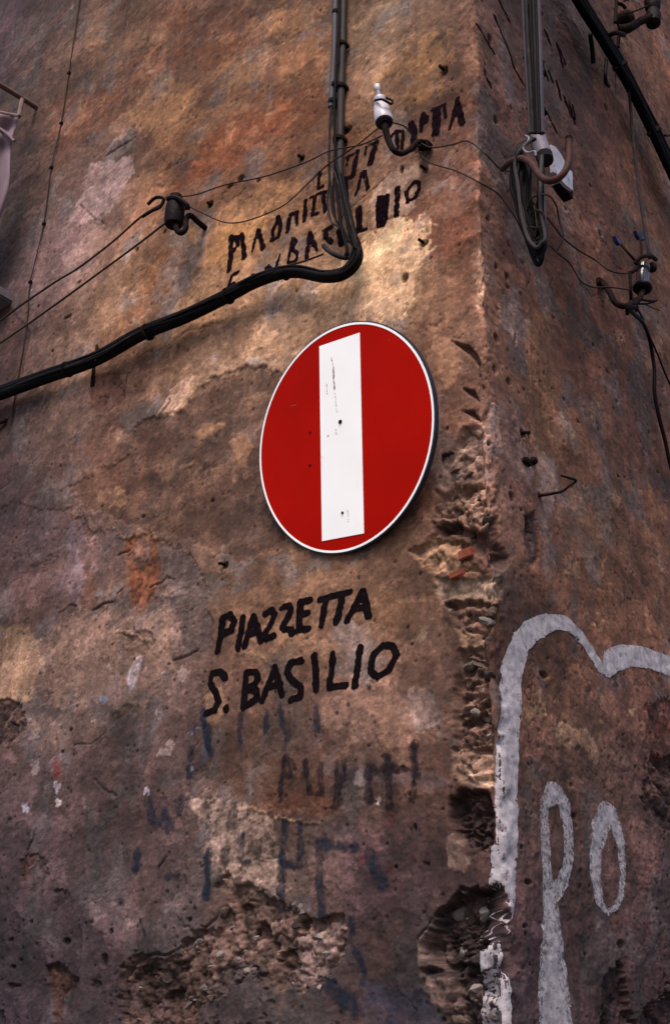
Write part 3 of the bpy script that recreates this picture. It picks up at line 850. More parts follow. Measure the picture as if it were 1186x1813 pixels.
# long cracks from ridged noise
rg = np.abs(fbm(Sg + 0.03 * w1, Zg + 0.03 * w2, 0.34, 4, 301, 0.5))
ckm = (1 - sstep(rg, 0.004, 0.012)) * sstep(fbm(Sg, Zg, 0.25, 3, 331), 0.15, 0.4)
H -= 0.003 * ckm
C3 *= (1 - 0.4 * ckm)[..., None]

# ---- the battered corner
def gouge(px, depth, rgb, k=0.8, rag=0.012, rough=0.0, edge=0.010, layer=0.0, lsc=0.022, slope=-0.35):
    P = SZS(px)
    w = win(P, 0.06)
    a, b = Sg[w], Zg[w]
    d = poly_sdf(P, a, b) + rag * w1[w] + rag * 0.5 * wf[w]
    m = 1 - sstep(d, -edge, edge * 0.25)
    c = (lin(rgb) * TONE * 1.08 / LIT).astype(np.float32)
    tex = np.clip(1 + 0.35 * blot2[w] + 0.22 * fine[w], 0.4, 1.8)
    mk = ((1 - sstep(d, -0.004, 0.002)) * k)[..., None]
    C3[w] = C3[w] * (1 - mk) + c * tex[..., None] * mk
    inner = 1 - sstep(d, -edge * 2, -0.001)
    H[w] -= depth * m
    if rough:
        f1, f2, cid = worley(a + 0.008 * w1[w], b + 0.008 * w2[w], 0.028, 12)
        g1, g2, gid = worley(a, b, 0.011, 14)
        H[w] += rough * inner * (0.5 * (0.5 - f1) + 0.4 * cid + 0.3 * (0.5 - g1) + 0.4 * fbm(a, b, 0.04, 4, 221, 0.6))
        C3[w] *= np.clip(1 + inner * (0.5 * cid + 0.4 * gid), 0.3, 2.2)[..., None]
    if layer:      # courses of broken masonry: saw-tooth shelves
        ph = (b + slope * a + 0.022 * w1[w] + 0.006 * wf[w] + 0.02 * blot2[w]) / lsc
        saw = ph - np.floor(ph)
        sh = np.where(saw < 0.72, saw / 0.72, 1 - (saw - 0.72) / 0.28)
        H[w] += layer * inner * (sh - 0.5) * (1 + 0.5 * w2[w])
        C3[w] *= (1 + inner * 0.28 * (sh - 0.5))[..., None]


gouge([(798, 603), (832, 612), (842, 622), (852, 645), (846, 648), (826, 628)], 0.022, (96, 72, 66), rag=0.002, edge=0.004)
gouge([(818, 688), (838, 690), (850, 712), (842, 708)], 0.016, (90, 66, 60), rag=0.003, edge=0.004)
gouge([(812, 726), (838, 724), (852, 746), (836, 742)], 0.016, (88, 62, 54), rag=0.003, edge=0.004)
gouge([(820, 755), (852, 750), (862, 800), (866, 850), (872, 880), (850, 905), (770, 915), (768, 880), (785, 840), (796, 810)], 0.016, (140, 116, 104), rag=0.010, rough=0.014)
gouge([(768, 868), (800, 850), (860, 850), (874, 890), (872, 930), (840, 945), (770, 940)], 0.016, (124, 98, 84), rag=0.010, rough=0.020)
gouge([(766, 925), (800, 918), (850, 938), (876, 905), (885, 960), (905, 990), (896, 1010), (866, 1008), (840, 985), (800, 970), (770, 955)], 0.030, (58, 40, 36), rag=0.012, rough=0.020, edge=0.020)
gouge([(722, 975), (765, 945), (810, 960), (840, 990), (852, 1015), (820, 1020), (770, 1020), (745, 1000)], 0.014, (146, 116, 92), rag=0.012, rough=0.012)
G([(808, 965), (840, 970), (842, 992), (812, 990)], (72, 30, 22), 0.75, 0.003, rag=0.004)
G([(762, 1015), (800, 1020), (850, 1020), (890, 1030), (888, 1062), (845, 1072), (800, 1058), (778, 1068), (770, 1045)], (176, 152, 132), 0.85, -0.009, rag=0.008, rough=0.006)
G([(793, 1010), (822, 1007), (824, 1022), (794, 1026)], (136, 60, 44), 0.9, 0.004, rag=0.002)
gouge([(780, 1066), (810, 1058), (850, 1065), (885, 1085), (878, 1110), (860, 1130), (820, 1120), (796, 1098)], 0.022, (104, 80, 70), rag=0.008, rough=0.024)
gouge([(806, 1110), (862, 1118), (858, 1148), (820, 1150)], 0.012, (140, 114, 94), rag=0.006, rough=0.010)
gouge([(810, 1148), (858, 1142), (866, 1200), (876, 1290), (882, 1340), (800, 1330), (800, 1250), (806, 1190)], 0.026, (116, 92, 82), rag=0.008, rough=0.010, layer=0.020, lsc=0.034)
gouge([(796, 1320), (880, 1320), (882, 1395), (842, 1395), (800, 1372)], 0.012, (128, 104, 90), rag=0.008, rough=0.012, layer=0.012, lsc=0.030)
G([(822, 1362), (862, 1378), (880, 1396), (842, 1388)], (172, 148, 128), 0.8, 0.006, rag=0.005)
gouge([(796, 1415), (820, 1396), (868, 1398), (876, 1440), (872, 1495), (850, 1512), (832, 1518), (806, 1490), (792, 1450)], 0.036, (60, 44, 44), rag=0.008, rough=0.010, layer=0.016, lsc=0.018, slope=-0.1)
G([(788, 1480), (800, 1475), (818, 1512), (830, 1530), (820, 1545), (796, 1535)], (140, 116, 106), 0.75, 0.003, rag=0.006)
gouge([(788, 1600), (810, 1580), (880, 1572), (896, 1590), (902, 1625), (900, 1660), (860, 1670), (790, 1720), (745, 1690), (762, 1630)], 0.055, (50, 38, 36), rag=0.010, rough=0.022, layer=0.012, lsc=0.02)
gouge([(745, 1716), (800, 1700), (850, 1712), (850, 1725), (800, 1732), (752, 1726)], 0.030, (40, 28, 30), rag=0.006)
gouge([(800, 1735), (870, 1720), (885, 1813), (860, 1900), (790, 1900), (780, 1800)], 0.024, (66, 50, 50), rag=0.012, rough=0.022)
G([(738, 1690), (752, 1645), (768, 1650), (772, 1690), (780, 1708), (760, 1715), (742, 1712)], (124, 104, 98), 0.8, 0.004, rag=0.006, rough=0.006)
G([(745, 1730), (790, 1735), (805, 1760), (780, 1800), (760, 1770)], (118, 98, 92), 0.8, 0.003, rag=0.01, rough=0.006)
gouge([(872, 1655), (902, 1640), (906, 1720), (880, 1730)], 0.020, (54, 42, 46), rag=0.008, rough=0.016)
stroke([(815, 1572), (850, 1580), (885, 1572), (894, 1600), (904, 1636)], 6, (30, 22, 26), 0.8, 0.010)
stroke([(740, 1665), (765, 1630), (800, 1590), (812, 1575)], 4, (36, 26, 28), 0.8, 0.006)
# general wear all down the arris
ar = np.exp(-(Sg / 0.035) ** 2) * sstep(Zg, 3.9, 3.0)
chip = fbm(Sg * 1.3, Zg, 0.05, 5, 401, 0.62)
H -= ar * 0.010 * sstep(chip, 0.0, 0.6)
H += np.exp(-(Sg / 0.06) ** 2) * 0.006 * fbm(Sg, Zg, 0.12, 4, 411) + np.exp(-(Sg / 0.03) ** 2) * 0.003 * med
C3 *= (1 + ar * (0.35 * sstep(chip, 0.0, 0.25) - 0.06))[..., None]
wornstrip = np.exp(-((Sg + 0.004) / 0.028) ** 2) * sstep(Zg, 2.5, 2.8) * sstep(Zg, 4.6, 4.0) * sstep(med + 0.5 * fine, -0.2, 0.25)
C3 *= (1 + 0.55 * wornstrip)[..., None]

# ---- turn the relief into a surface
RC = 0.018


def base_xyz(s):
    s = np.asarray(s, float)
    t = np.clip((s + RC) / (2 * RC), 0, 1)
    x = np.where(s < -RC, s, np.where(s > RC, 0.0, -RC * (1 - t) ** 2))
    y = np.where(s > RC, s, np.where(s < -RC, 0.0, RC * t ** 2))
    return x, y


bx, by = base_xyz(sg)
tt = sstep(sg, -0.035, 0.035)
ang = tt * math.pi / 2
nx, ny = np.sin(ang), -np.cos(ang)
fade = 1.0
PX = (bx[None, :] + nx[None, :] * H).astype(np.float32)
PY = (by[None, :] + ny[None, :] * H).astype(np.float32)
PZ = Zg.copy()
verts = np.stack([PX, PY, PZ], -1).reshape(-1, 3)
idx = np.arange(NZ * NS).reshape(NZ, NS)
quads = np.stack([idx[:-1, :-1], idx[:-1, 1:], idx[1:, 1:], idx[1:, :-1]], -1).reshape(-1, 4)
me = bpy.data.meshes.new('plaster_wall')
me.vertices.add(len(verts))
me.vertices.foreach_set('co', verts.ravel())
me.loops.add(quads.size)
me.loops.foreach_set('vertex_index', quads.ravel().astype(np.int32))
me.polygons.add(len(quads))
me.polygons.foreach_set('loop_start', np.arange(0, quads.size, 4, dtype=np.int32))
me.polygons.foreach_set('loop_total', np.full(len(quads), 4, np.int32))
me.polygons.foreach_set('use_smooth', np.ones(len(quads), bool))
me.update(calc_edges=True)
att = me.attributes.new('coat', 'FLOAT_COLOR', 'POINT')
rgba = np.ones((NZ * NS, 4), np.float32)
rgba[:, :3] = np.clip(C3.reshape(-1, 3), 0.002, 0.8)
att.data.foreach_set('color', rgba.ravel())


def surf(s, z, off=0.0):
    """point on the finished wall surface at (s,z), standing off metres proud"""
    s = min(max(s, sg[0]), sg[-1] - 1e-4)
    z = min(max(z, zg[0]), zg[-1] - 1e-4)
    i = min(max(int(np.searchsorted(sg, s, side='right')) - 1, 0), NS - 2)
    j = min(max(int(np.searchsorted(zg, z, side='right')) - 1, 0), NZ - 2)
    u = (s - sg[i]) / (sg[i + 1] - sg[i])
    v = (z - zg[j]) / (zg[j + 1] - zg[j])
    h = (H[j, i] * (1 - u) * (1 - v) + H[j, i + 1] * u * (1 - v) + H[j + 1, i] * (1 - u) * v + H[j + 1, i + 1] * u * v)
    x, y = base_xyz(s)
    a = float(sstep(np.array(s), -0.035, 0.035)) * math.pi / 2
    return np.array([float(x) + math.sin(a) * (h + off), float(y) - math.cos(a) * (h + off), z])


# wall material: the coat attribute carries patch colours with some painted light and vignette; nodes add grain and relief
wm = bpy.data.materials.new('weathered_plaster')
wm.use_nodes = True
N, L = wm.node_tree.nodes, wm.node_tree.links
bs = N['Principled BSDF']
bs.inputs['Roughness'].default_value = 0.88
bs.inputs['Specular IOR Level'].default_value = 0.25
at = N.new('ShaderNodeAttribute')
at.attribute_name = 'coat'
tc = N.new('ShaderNodeTexCoord')


def noise_node(scale, detail=6, rough=0.6):
    n = N.new('ShaderNodeTexNoise')
    n.inputs['Scale'].default_value = scale
    n.inputs['Detail'].default_value = detail
    n.inputs['Roughness'].default_value = rough
    L.new(tc.outputs['Object'], n.inputs['Vector'])
    return n


def maprange(src, a, b, c, d):
    n = N.new('ShaderNodeMapRange')
    n.inputs['From Min'].default_value = a
    n.inputs['From Max'].default_value = b
    n.inputs['To Min'].default_value = c
    n.inputs['To Max'].default_value = d
    L.new(src, n.inputs['Value'])
    return n.outputs[0]


def mixmul(a, b):
    n = N.new('ShaderNodeMix')
    n.data_type = 'RGBA'
    n.blend_type = 'MULTIPLY'
    n.inputs[0].default_value = 1
    L.new(a, n.inputs[6])
    L.new(b, n.inputs[7])
    return n.outputs[2]


n1 = noise_node(55, 8, 0.7)
n2 = noise_node(240, 4, 0.6)
c = mixmul(at.outputs['Color'], maprange(n1.outputs[0], 0.3, 0.7, 0.84, 1.16))
c = mixmul(c, maprange(n2.outputs[0], 0.3, 0.7, 0.84, 1.16))


def scaled(scale, detail, rough, sc3):
    mp_ = N.new('ShaderNodeMapping')
    mp_.inputs['Scale'].default_value = sc3
    L.new(tc.outputs['Object'], mp_.inputs['Vector'])
    n = noise_node(scale, detail, rough)
    L.new(mp_.outputs[0], n.inputs['Vector'])
    return n.outputs[0]


# crisp flakes of thin wash, light grit and dark grit
c = mixmul(c, maprange(scaled(11, 12, 0.68, (1, 1, 1.7)), 0.545, 0.57, 0.93, 1.22))
c = mixmul(c, maprange(scaled(17, 12, 0.70, (1.3, 1.3, 0.8)), 0.60, 0.62, 1.0, 1.24))
c = mixmul(c, maprange(scaled(15, 12, 0.72, (1, 1, 1.4)), 0.40, 0.42, 0.72, 1.0))
c = mixmul(c, maprange(scaled(30, 12, 0.72, (1, 1, 1.5)), 0.55, 0.562, 0.92, 1.20))
c = mixmul(c, maprange(scaled(44, 10, 0.72, (1, 1, 1)), 0.60, 0.612, 1.0, 1.26))
c = mixmul(c, maprange(scaled(36, 12, 0.72, (1, 1, 0.8)), 0.405, 0.42, 0.72, 1.0))
# rain runs and hairline cracks
c = mixmul(c, maprange(scaled(26, 6, 0.6, (1, 1, 0.10)), 0.38, 0.62, 0.86, 1.14))
ab = N.new('ShaderNodeMath')
ab.operation = 'SUBTRACT'
L.new(scaled(3.2, 10, 0.62, (1, 1, 0.8)), ab.inputs[0])
ab.inputs[1].default_value = 0.47
ab2 = N.new('ShaderNodeMath')
ab2.operation = 'ABSOLUTE'
L.new(ab.outputs[0], ab2.inputs[0])
c = mixmul(c, maprange(ab2.outputs[0], 0.0012, 0.0030, 0.55, 1.0))
c = mixmul(c, maprange(scaled(75, 8, 0.70, (1, 1, 1)), 0.63, 0.67, 1.0, 1.55))
c = mixmul(c, maprange(scaled(95, 8, 0.70, (1, 1, 1)), 0.30, 0.34, 0.60, 1.0))
L.new(c, bs.inputs['Base Color'])
b1 = N.new('ShaderNodeBump')
b1.inputs['Strength'].default_value = 1.0
b1.inputs['Distance'].default_value = 0.0007
L.new(noise_node(70, 9, 0.68).outputs[0], b1.inputs['Height'])
b2 = N.new('ShaderNodeBump')
b2.inputs['Strength'].default_value = 1.0
b2.inputs['Distance'].default_value = 0.0003
L.new(noise_node(420, 4, 0.6).outputs[0], b2.inputs['Height'])
L.new(b1.outputs[0], b2.inputs['Normal'])
L.new(b2.outputs[0], bs.inputs['Normal'])
me.materials.append(wm)

building = thing('corner_building', 'old building corner with stained ochre and brown plaster, battered edge and painted street names', 'building', (0, 0, 0))
wall_o = bpy.data.objects.new('plaster_wall', me)
COL.objects.link(wall_o)
wall_o.parent = building
x0, y1 = float(bx[0]), float(by[-1])
# loose masonry showing where the plaster has fallen away
ms_ = [mat('rubble_' + n_, c_, 0.9, var=0.35, vscale=60, bump=0.002, bscale=160, spec=0.1) for n_, c_ in (('grey', (0.105, 0.082, 0.078)), ('dun', (0.085, 0.058, 0.045)), ('pale', (0.17, 0.14, 0.125)), ('dark', (0.035, 0.024, 0.022)))]
rk_ = random.Random(3)


def stone(px, py, size, m, name='rubble_stone', sink=0.35, sq=1.0):
    s_, z_ = SZ(px, py)
    c0 = surf(s_, z_, -size * sink * 0.5)
    bm = bmesh.new()
    bmesh.ops.create_icosphere(bm, subdivisions=2, radius=1.0)
    ax_ = Vector((rk_.uniform(.75, 1.3), rk_.uniform(.6, .9), rk_.uniform(.5, .85) * sq)) * size
    ph = [rk_.uniform(0, 6) for _ in range(6)]
    rot = Matrix.Rotation(rk_.uniform(-.6, .6), 3, 'Y') @ Matrix.Rotation(rk_.uniform(-.4, .4), 3, 'X')
    for v in bm.verts:
        p = v.co.copy()
        k = 1 + .16 * math.sin(3 * p.x + ph[0]) + .14 * math.sin(4 * p.z + ph[1]) + .10 * math.sin(7 * p.y + ph[2] + 3 * p.x)
        # knock flats on to it
        for t in range(3):
            n_ = Vector((math.sin(ph[t] * 3), math.cos(ph[t] * 5), math.sin(ph[t + 3] * 2))).normalized()
            dd = p.dot(n_)
            if dd > .62:
                p -= n_ * (dd - .62)
        p = rot @ Vector((p.x * ax_.x, p.y * ax_.y, p.z * ax_.z)) * k
        v.co = Vector(c0) + p
    bm.verts.index_update()
    vv, ff = [tuple(v.co) for v in bm.verts], [tuple(v.index for v in f.verts) for f in bm.faces]
    bm.free()
    o_ = link_mesh(name, vv, ff, m, building, True)
    o_.data.set_sharp_from_angle(angle=math.radians(28))


hp = [(x, y) for x, y in hollow if y < 1812]
for k_ in range(46):
    for t in range(40):
        x, y = rk_.uniform(225, 600), rk_.uniform(1590, 1812)
        ins_ = False
        for i_ in range(len(hollow)):
            (xa, ya), (xb, yb) = hollow[i_], hollow[(i_ + 1) % len(hollow)]
            if (ya > y) != (yb > y) and x < (xb - xa) * (y - ya) / (yb - ya) + xa:
                ins_ = not ins_
        if ins_:
            break
    stone(x, y, rk_.choice([.006, .008, .010, .013, .017]), rk_.choice(ms_), sink=0.25)
for (x0_, x1_, y0_, y1_, n_) in [(775, 860, 770, 930, 8), (790, 870, 1070, 1130, 5), (815, 868, 1150, 1330, 8), (800, 860, 1410, 1500, 5), (770, 880, 1600, 1700, 8), (790, 870, 1745, 1810, 6)]:
    for k_ in range(n_):
        stone(rk_.uniform(x0_, x1_), rk_.uniform(y0_, y1_), rk_.choice([.008, .011, .015, .019]), rk_.choice(ms_), sink=0.3)
m_br = mat('red_brick', (0.16, 0.045, 0.028), 0.9, var=0.3, vscale=50, bump=0.002, bscale=120, spec=0.1)
for (x, y, hx, hz_) in [(808, 1016, .021, .0085), (826, 982, .020, .012)]:
    s_, z_ = SZ(x, y)
    mb_ = MB()
    c0 = surf(s_, z_, -0.004)
    mb_.box(c0, np.array([hx, -.002, .002]), np.array([0, .014, 0]), np.array([-.001, 0, hz_]), bev=.0025)
    mb_.build('brick', m_br, building)

back = MB()
back.add([(x0, 0, 0), (x0, y1, 0), (0, y1, 0), (x0, 0, 9), (x0, y1, 9), (0, y1, 9), (0, 0, 9)],
         [(1, 0, 3, 4), (2, 1, 4, 5), (3, 6, 5, 4)])
plain = mat('plain_render', (0.20, 0.15, 0.12), 0.9, bump=0.003, bscale=60)
back.build('rear_wall', plain, building, smooth=False)

# street paving
pv = MB()
pv.add([(-60, -60, 0), (60, -60, 0), (60, 60, 0), (-60, 60, 0)], [(0, 1, 2, 3)])
paving = pv.build('street_paving', mat('basalt_paving', (0.10, 0.095, 0.09), 0.8, var=0.35, vscale=3, bump=0.01, bscale=12), smooth=False)
paving['kind'] = 'structure'
paving.location.z = -0.004


# ================================================================== lettering on the plaster
def letter(strokes, wpx, m, cell=0.003, off=0.0012, rag=0.0013, fills=(), name='painted_letter'):
    """union of brush strokes (survey px) meshed by marching squares and laid on the wall"""
    allp = [p for st in strokes for p in st] + [p for fl_ in fills for p in fl_]
    S0 = SZS(allp)
    right = np.mean([p[0] for p in S0]) > 0
    fx = 2.1 if right else 1.2
    mp = math.dist(CAM, ((0, S0[0][0], S0[0][1]) if right else (S0[0][0], 0, S0[0][1]))) / F_PX

    def cv(p):
        P = PR(*p) if right else PL(*p)
        s = P[1] if right else P[0]
        return (s / fx, P[2])
    wmax = wpx if np.isscalar(wpx) else max(max(w) if not np.isscalar(w) else w for w in wpx)
    mar = wmax * mp * 0.5 + 0.012
    cp = np.array([cv(p) for p in allp])
    us = np.arange(cp[:, 0].min() - mar, cp[:, 0].max() + mar, cell / (1.5 if right else 1.0))
    vs = np.arange(cp[:, 1].min() - mar, cp[:, 1].max() + mar, cell)
    U, V = np.meshgrid(us, vs)
    d = np.full(U.shape, 1e9)
    for k, st in enumerate(strokes):
        wk = wpx if np.isscalar(wpx) else wpx[k]
        wk = wk * mp * 0.5 if np.isscalar(wk) else [x * mp * 0.5 for x in wk]
        d = np.minimum(d, line_sdf([cv(p) for p in st], wk, U, V))
    for fl_ in fills:
        d = np.minimum(d, poly_sdf([cv(p) for p in fl_], U, V))
    rk = 0.6 if right else 1.0
    d = d + rk * rag * fbm(U * fx, V, 0.022, 3, 17, 0.6) + rk * rag * 0.9 * fbm(U * fx, V, 0.008, 2, 29, 0.6)
    verts, faces, cache = [], [], {}

    def node(i, j):
        k = (i, j)
        if k not in cache:
            cache[k] = len(verts)
            verts.append((us[j], vs[i]))
        return cache[k]

    def edge(i, j, i2, j2):
        k = (i, j, i2, j2) if (i, j) < (i2, j2) else (i2, j2, i, j)
        if k not in cache:
            a, b = d[k[0], k[1]], d[k[2], k[3]]
            t = a / (a - b)
            cache[k] = len(verts)
            verts.append((us[k[1]] + (us[k[3]] - us[k[1]]) * t, vs[k[0]] + (vs[k[2]] - vs[k[0]]) * t))
        return cache[k]
    wref = max(wmax * mp * 0.5, 1e-4)
    ins = d < 0
    anyc = ins[:-1, :-1] | ins[1:, :-1] | ins[:-1, 1:] | ins[1:, 1:]
    for i, j in zip(*np.nonzero(anyc)):
        cor = [(i, j), (i, j + 1), (i + 1, j + 1), (i + 1, j)]
        f = []
        for k in range(4):
            a, b = cor[k], cor[(k + 1) % 4]
            if ins[a]:
                f.append(node(*a))
            if ins[a] != ins[b]:
                f.append(edge(*a, *b))
        if len(f) >= 3:
            faces.append(tuple(f))
    pts = []
    for (u_, v_) in verts:
        s = u_ * fx
        if not right:
            s = min(s, 0.02)
        pts.append(surf(s, v_, off))
    o = link_mesh(name, pts, faces, m, building)
    iu = np.clip(((np.array([q[0] for q in verts]) - us[0]) / (us[1] - us[0])).round().astype(int), 0, len(us) - 1)
    iv = np.clip(((np.array([q[1] for q in verts]) - vs[0]) / (vs[1] - vs[0])).round().astype(int), 0, len(vs) - 1)
    e_ = np.clip(-d[iv, iu] / wref, 0, 1).astype(np.float32)
    if m.name in PAINT_LABEL:
        o['label'] = PAINT_LABEL[m.name]
    at_ = o.data.attributes.new('thickness', 'FLOAT', 'POINT')
    at_.data.foreach_set('value', e_)
    return o


PAINT_LABEL = {'faded_dark_paint': 'faded dark brush letter', 'faded_blue_paint': 'washed-out blue letter stroke',
               'white_limewash_paint': 'thick white painted loop', 'thin_white_limewash': 'thin white painted letter',
               'worn_black_paint': 'worn black letter of the old inscription'}
ink = paint_mat('black_brush_paint', (0.006, 0.004, 0.005), 0.76, 110, feather=0.07)
ink_old = paint_mat('worn_black_paint', (0.008, 0.004, 0.006), 0.70, 70, soft=0.12, feather=0.10)
ink_faint = paint_mat('faded_dark_paint', (0.018, 0.013, 0.017), 0.68, 45, streak=True, soft=0.30, feather=0.22)
blue = paint_mat('faded_blue_paint', (0.014, 0.020, 0.034), 0.72, 35, streak=True, soft=0.45, feather=0.25)
chalk = paint_mat('white_limewash_paint', (0.31, 0.275, 0.30), 0.69, 120, soft=0.07, feather=0.09)
chalk_thin = paint_mat('thin_white_limewash', (0.27, 0.24, 0.262), 0.75, 110, soft=0.20, feather=0.14)


def zf(ox, oy, k):
    return lambda pts: [(ox + x / k, oy + y / k) for x, y in pts]


a = zf(340, 1020, 2.824)
W9 = 12.6
for st in [
    [[(152, 212), (142, 290), (125, 372)], [(152, 210), (190, 192), (210, 226), (194, 270), (150, 288)]],
    [[(252, 208), (240, 285), (224, 362)]],
    [[(305, 200), (282, 275), (258, 350)], [(305, 200), (325, 260), (346, 322)], [(280, 292), (332, 276)]],
    [[(365, 188), (398, 170), (414, 196), (392, 246), (368, 285), (376, 312), (412, 300)]],
    [[(454, 158), (490, 148), (498, 175), (478, 215), (458, 255), (470, 268), (500, 270), (505, 290)]],
    [[(548, 132), (540, 200), (540, 268)], [(545, 136), (588, 120)], [(545, 200), (578, 184)], [(538, 272), (578, 262)]],
    [[(634, 118), (702, 98)], [(668, 110), (655, 180), (646, 246)]],
    [[(708, 98), (786, 76)], [(748, 90), (735, 160), (720, 228)]],
    [[(850, 72), (812, 150), (772, 222)], [(850, 72), (868, 140), (878, 200)], [(812, 165), (866, 152)]],
    [[(162, 508), (138, 476), (98, 488), (86, 532), (118, 582), (132, 628), (112, 668), (66, 688)]],
    [[(168, 655), (172, 666)]],
    [[(268, 480), (258, 570), (256, 655)], [(268, 480), (318, 478), (330, 508), (312, 542), (270, 560)], [(272, 562), (322, 572), (328, 612), (258, 654)]],
    [[(414, 455), (382, 545), (348, 624)], [(414, 455), (434, 530), (450, 592)], [(378, 560), (442, 540)]],
    [[(546, 424), (500, 434), (476, 478), (500, 520), (544, 556), (540, 602), (494, 618)]],
    [[(614, 400), (620, 480), (618, 570)]],
    [[(706, 390), (698, 480), (690, 556)], [(690, 558), (768, 548)]],
    [[(838, 355), (830, 450), (818, 550)]],
    [[(955, 345), (905, 395), (894, 478), (930, 504), (985, 470), (1020, 390), (1000, 348), (955, 345)]],
]:
    letter([a(s) for s in st], W9, ink)

b = zf(380, 0, 3.487)
c4 = zf(600, 100, 4.236)
W8 = 8.0
for st, w, f in [
    ([b([(112, 1470), (105, 1560), (92, 1672)]), b([(112, 1480), (148, 1470), (148, 1520), (112, 1558)])], 8, ()),
    ([b([(172, 1450), (182, 1520), (182, 1588)])], 8, ()),
    ([b([(265, 1420), (245, 1500), (228, 1562)]), b([(268, 1420), (285, 1480), (298, 1532)])], [5, 8], ()),
    ([b([(392, 1342), (362, 1420), (352, 1478), (392, 1460), (408, 1390), (392, 1342)])], 7, ()),
    ([b([(452, 1430), (470, 1330), (512, 1312), (512, 1388)])], 7, ()),
    ([b([(566, 1240), (556, 1370)])], 7, ()),
    ([b([(600, 1222), (628, 1212), (606, 1330), (640, 1320)])], 6, ()),
    ([b([(640, 1205), (700, 1190)]), b([(676, 1200), (684, 1305)])], 6, ()),
    ([b([(655, 1070), (648, 1168), (676, 1158)])], 6, ()),
    ([b([(800, 1110), (850, 1090)]), b([(808, 1110), (812, 1225)])], 9, ()),
    ([b([(912, 1060), (872, 1200)])], 5, (b([(905, 1050), (940, 1050), (962, 1160), (936, 1184)]),)),
    ([b([(150, 1680), (112, 1700), (92, 1770), (120, 1750), (130, 1790)]), b([(92, 1770), (60, 1860)])], 5, ()),
    ([b([(238, 1700), (222, 1752), (250, 1738)])], 6, ()),
    ([b([(318, 1650), (330, 1700)]), b([(330, 1640), (372, 1680), (406, 1570)])], 5, ()),
    ([b([(486, 1475), (470, 1550), (456, 1622)]), b([(490, 1475), (512, 1492), (482, 1540), (516, 1566), (508, 1608), (464, 1622)])], 5.5, ()),
    ([b([(590, 1442), (568, 1590)]), b([(592, 1442), (630, 1542)]), b([(580, 1525), (620, 1512)])], [8, 6, 4], ()),
    ([b([(716, 1402), (676, 1420), (684, 1462), (716, 1490)])], 9, ()),
    ([b([(764, 1420), (776, 1500)])], 9, ()),
    ([b([(888, 1285), (884, 1415)]), b([(884, 1420), (930, 1408)])], [11, 6], ()),
    ([c4([(62, 762), (152, 716)]), c4([(146, 716), (108, 890)]), c4([(76, 760), (62, 820)])], [5, 8, 5], ()),
    ([c4([(212, 684), (300, 642)]), c4([(290, 646), (236, 800)]), c4([(214, 684), (204, 740)])], [5, 10, 5], ()),
    ([c4([(400, 600), (436, 560), (440, 690)]), c4([(430, 560), (480, 560), (470, 690)])], 5, ()),
    ([c4([(540, 500), (560, 560), (552, 690)])], 10, ()),
    ([c4([(630, 430), (610, 550)]), c4([(634, 436), (658, 452), (650, 490), (620, 510)])], 6, ()),
    ([c4([(692, 404), (792, 352)]), c4([(730, 404), (716, 572)]), c4([(786, 360), (790, 450)])], [5, 12, 5], ()),
    ([c4([(880, 310), (822, 532)])], 6, (c4([(878, 300), (898, 310), (940, 490), (925, 512), (885, 516), (872, 400)]),)),
    ([], 6, (c4([(292, 1050), (382, 1030), (372, 1210), (345, 1276), (278, 1286), (276, 1180)]),)),
    ([c4([(440, 990), (436, 1192)])], 8.5, ()),
    ([c4([(560, 940), (506, 1010), (522, 1090), (570, 1060), (600, 985), (590, 940), (560, 940)])], 6.5, ()),
]:
    letter(st, [x * 1.15 for x in w] if not np.isscalar(w) else w * 1.15, ink_old, fills=f, rag=0.0016)

d7 = zf(350, 1250, 2.758)
for st, w, mm in [
    ([[(430, 245), (410, 340), (402, 462)], [(432, 250), (466, 290), (448, 340), (415, 345)]], 9, ink_faint),
    ([[(522, 268), (532, 360), (550, 418), (600, 428)], [(604, 280), (602, 430)]], 10, ink_faint),
    ([[(706, 280), (690, 380), (680, 482)]], 17, ink_faint),
    ([[(842, 290), (822, 380), (832, 460)]], 14, ink_faint),
    ([[(876, 318), (950, 300), (1010, 310)], [(926, 250), (930, 400), (932, 492)]], 13, ink_faint),
    ([[(1062, 190), (1056, 260), (1076, 342)]], 15, ink_faint),
    ([[(1062, 388), (1046, 450)]], 12, ink_faint),
    ([[(424, 560), (402, 760), (394, 985)], [(500, 580), (500, 680), (488, 744)], [(408, 768), (490, 780)]], 11, blue),
    ([[(590, 660), (592, 850), (604, 1025)], [(598, 676), (762, 690)]], 14, blue),
    ([[(838, 720), (872, 790), (902, 872)]], 18, blue),
    ([[(748, 1040), (752, 1100)]], 12, blue),
    ([[(52, 720), (38, 930)]], 11, blue),
    ([[(218, 620), (205, 760), (235, 760)]], 10, blue),
    ([[(18, 20), (35, 120), (60, 240)]], 9, blue),
    ([[(770, 1200), (812, 1280), (800, 1350)]], 10, blue),
    ([[(425, 210), (440, 130)]], 8, blue),
    ([[(400, 20), (430, 130)]], 8, blue),
    ([[(580, 20), (590, 110)]], 12, blue),
    ([[(205, 40), (200, 180)]], 8, blue),
    ([[(340, 20), (335, 120)]], 8, blue),
    ([[(620, 1340), (720, 1440), (760, 1480)]], 22, blue),
]:
    letter([d7(s) for s in st], w * (1.6 if mm is blue else 1.4), mm, cell=0.004, rag=0.003)
e6 = zf(0, 1250, 2.965)
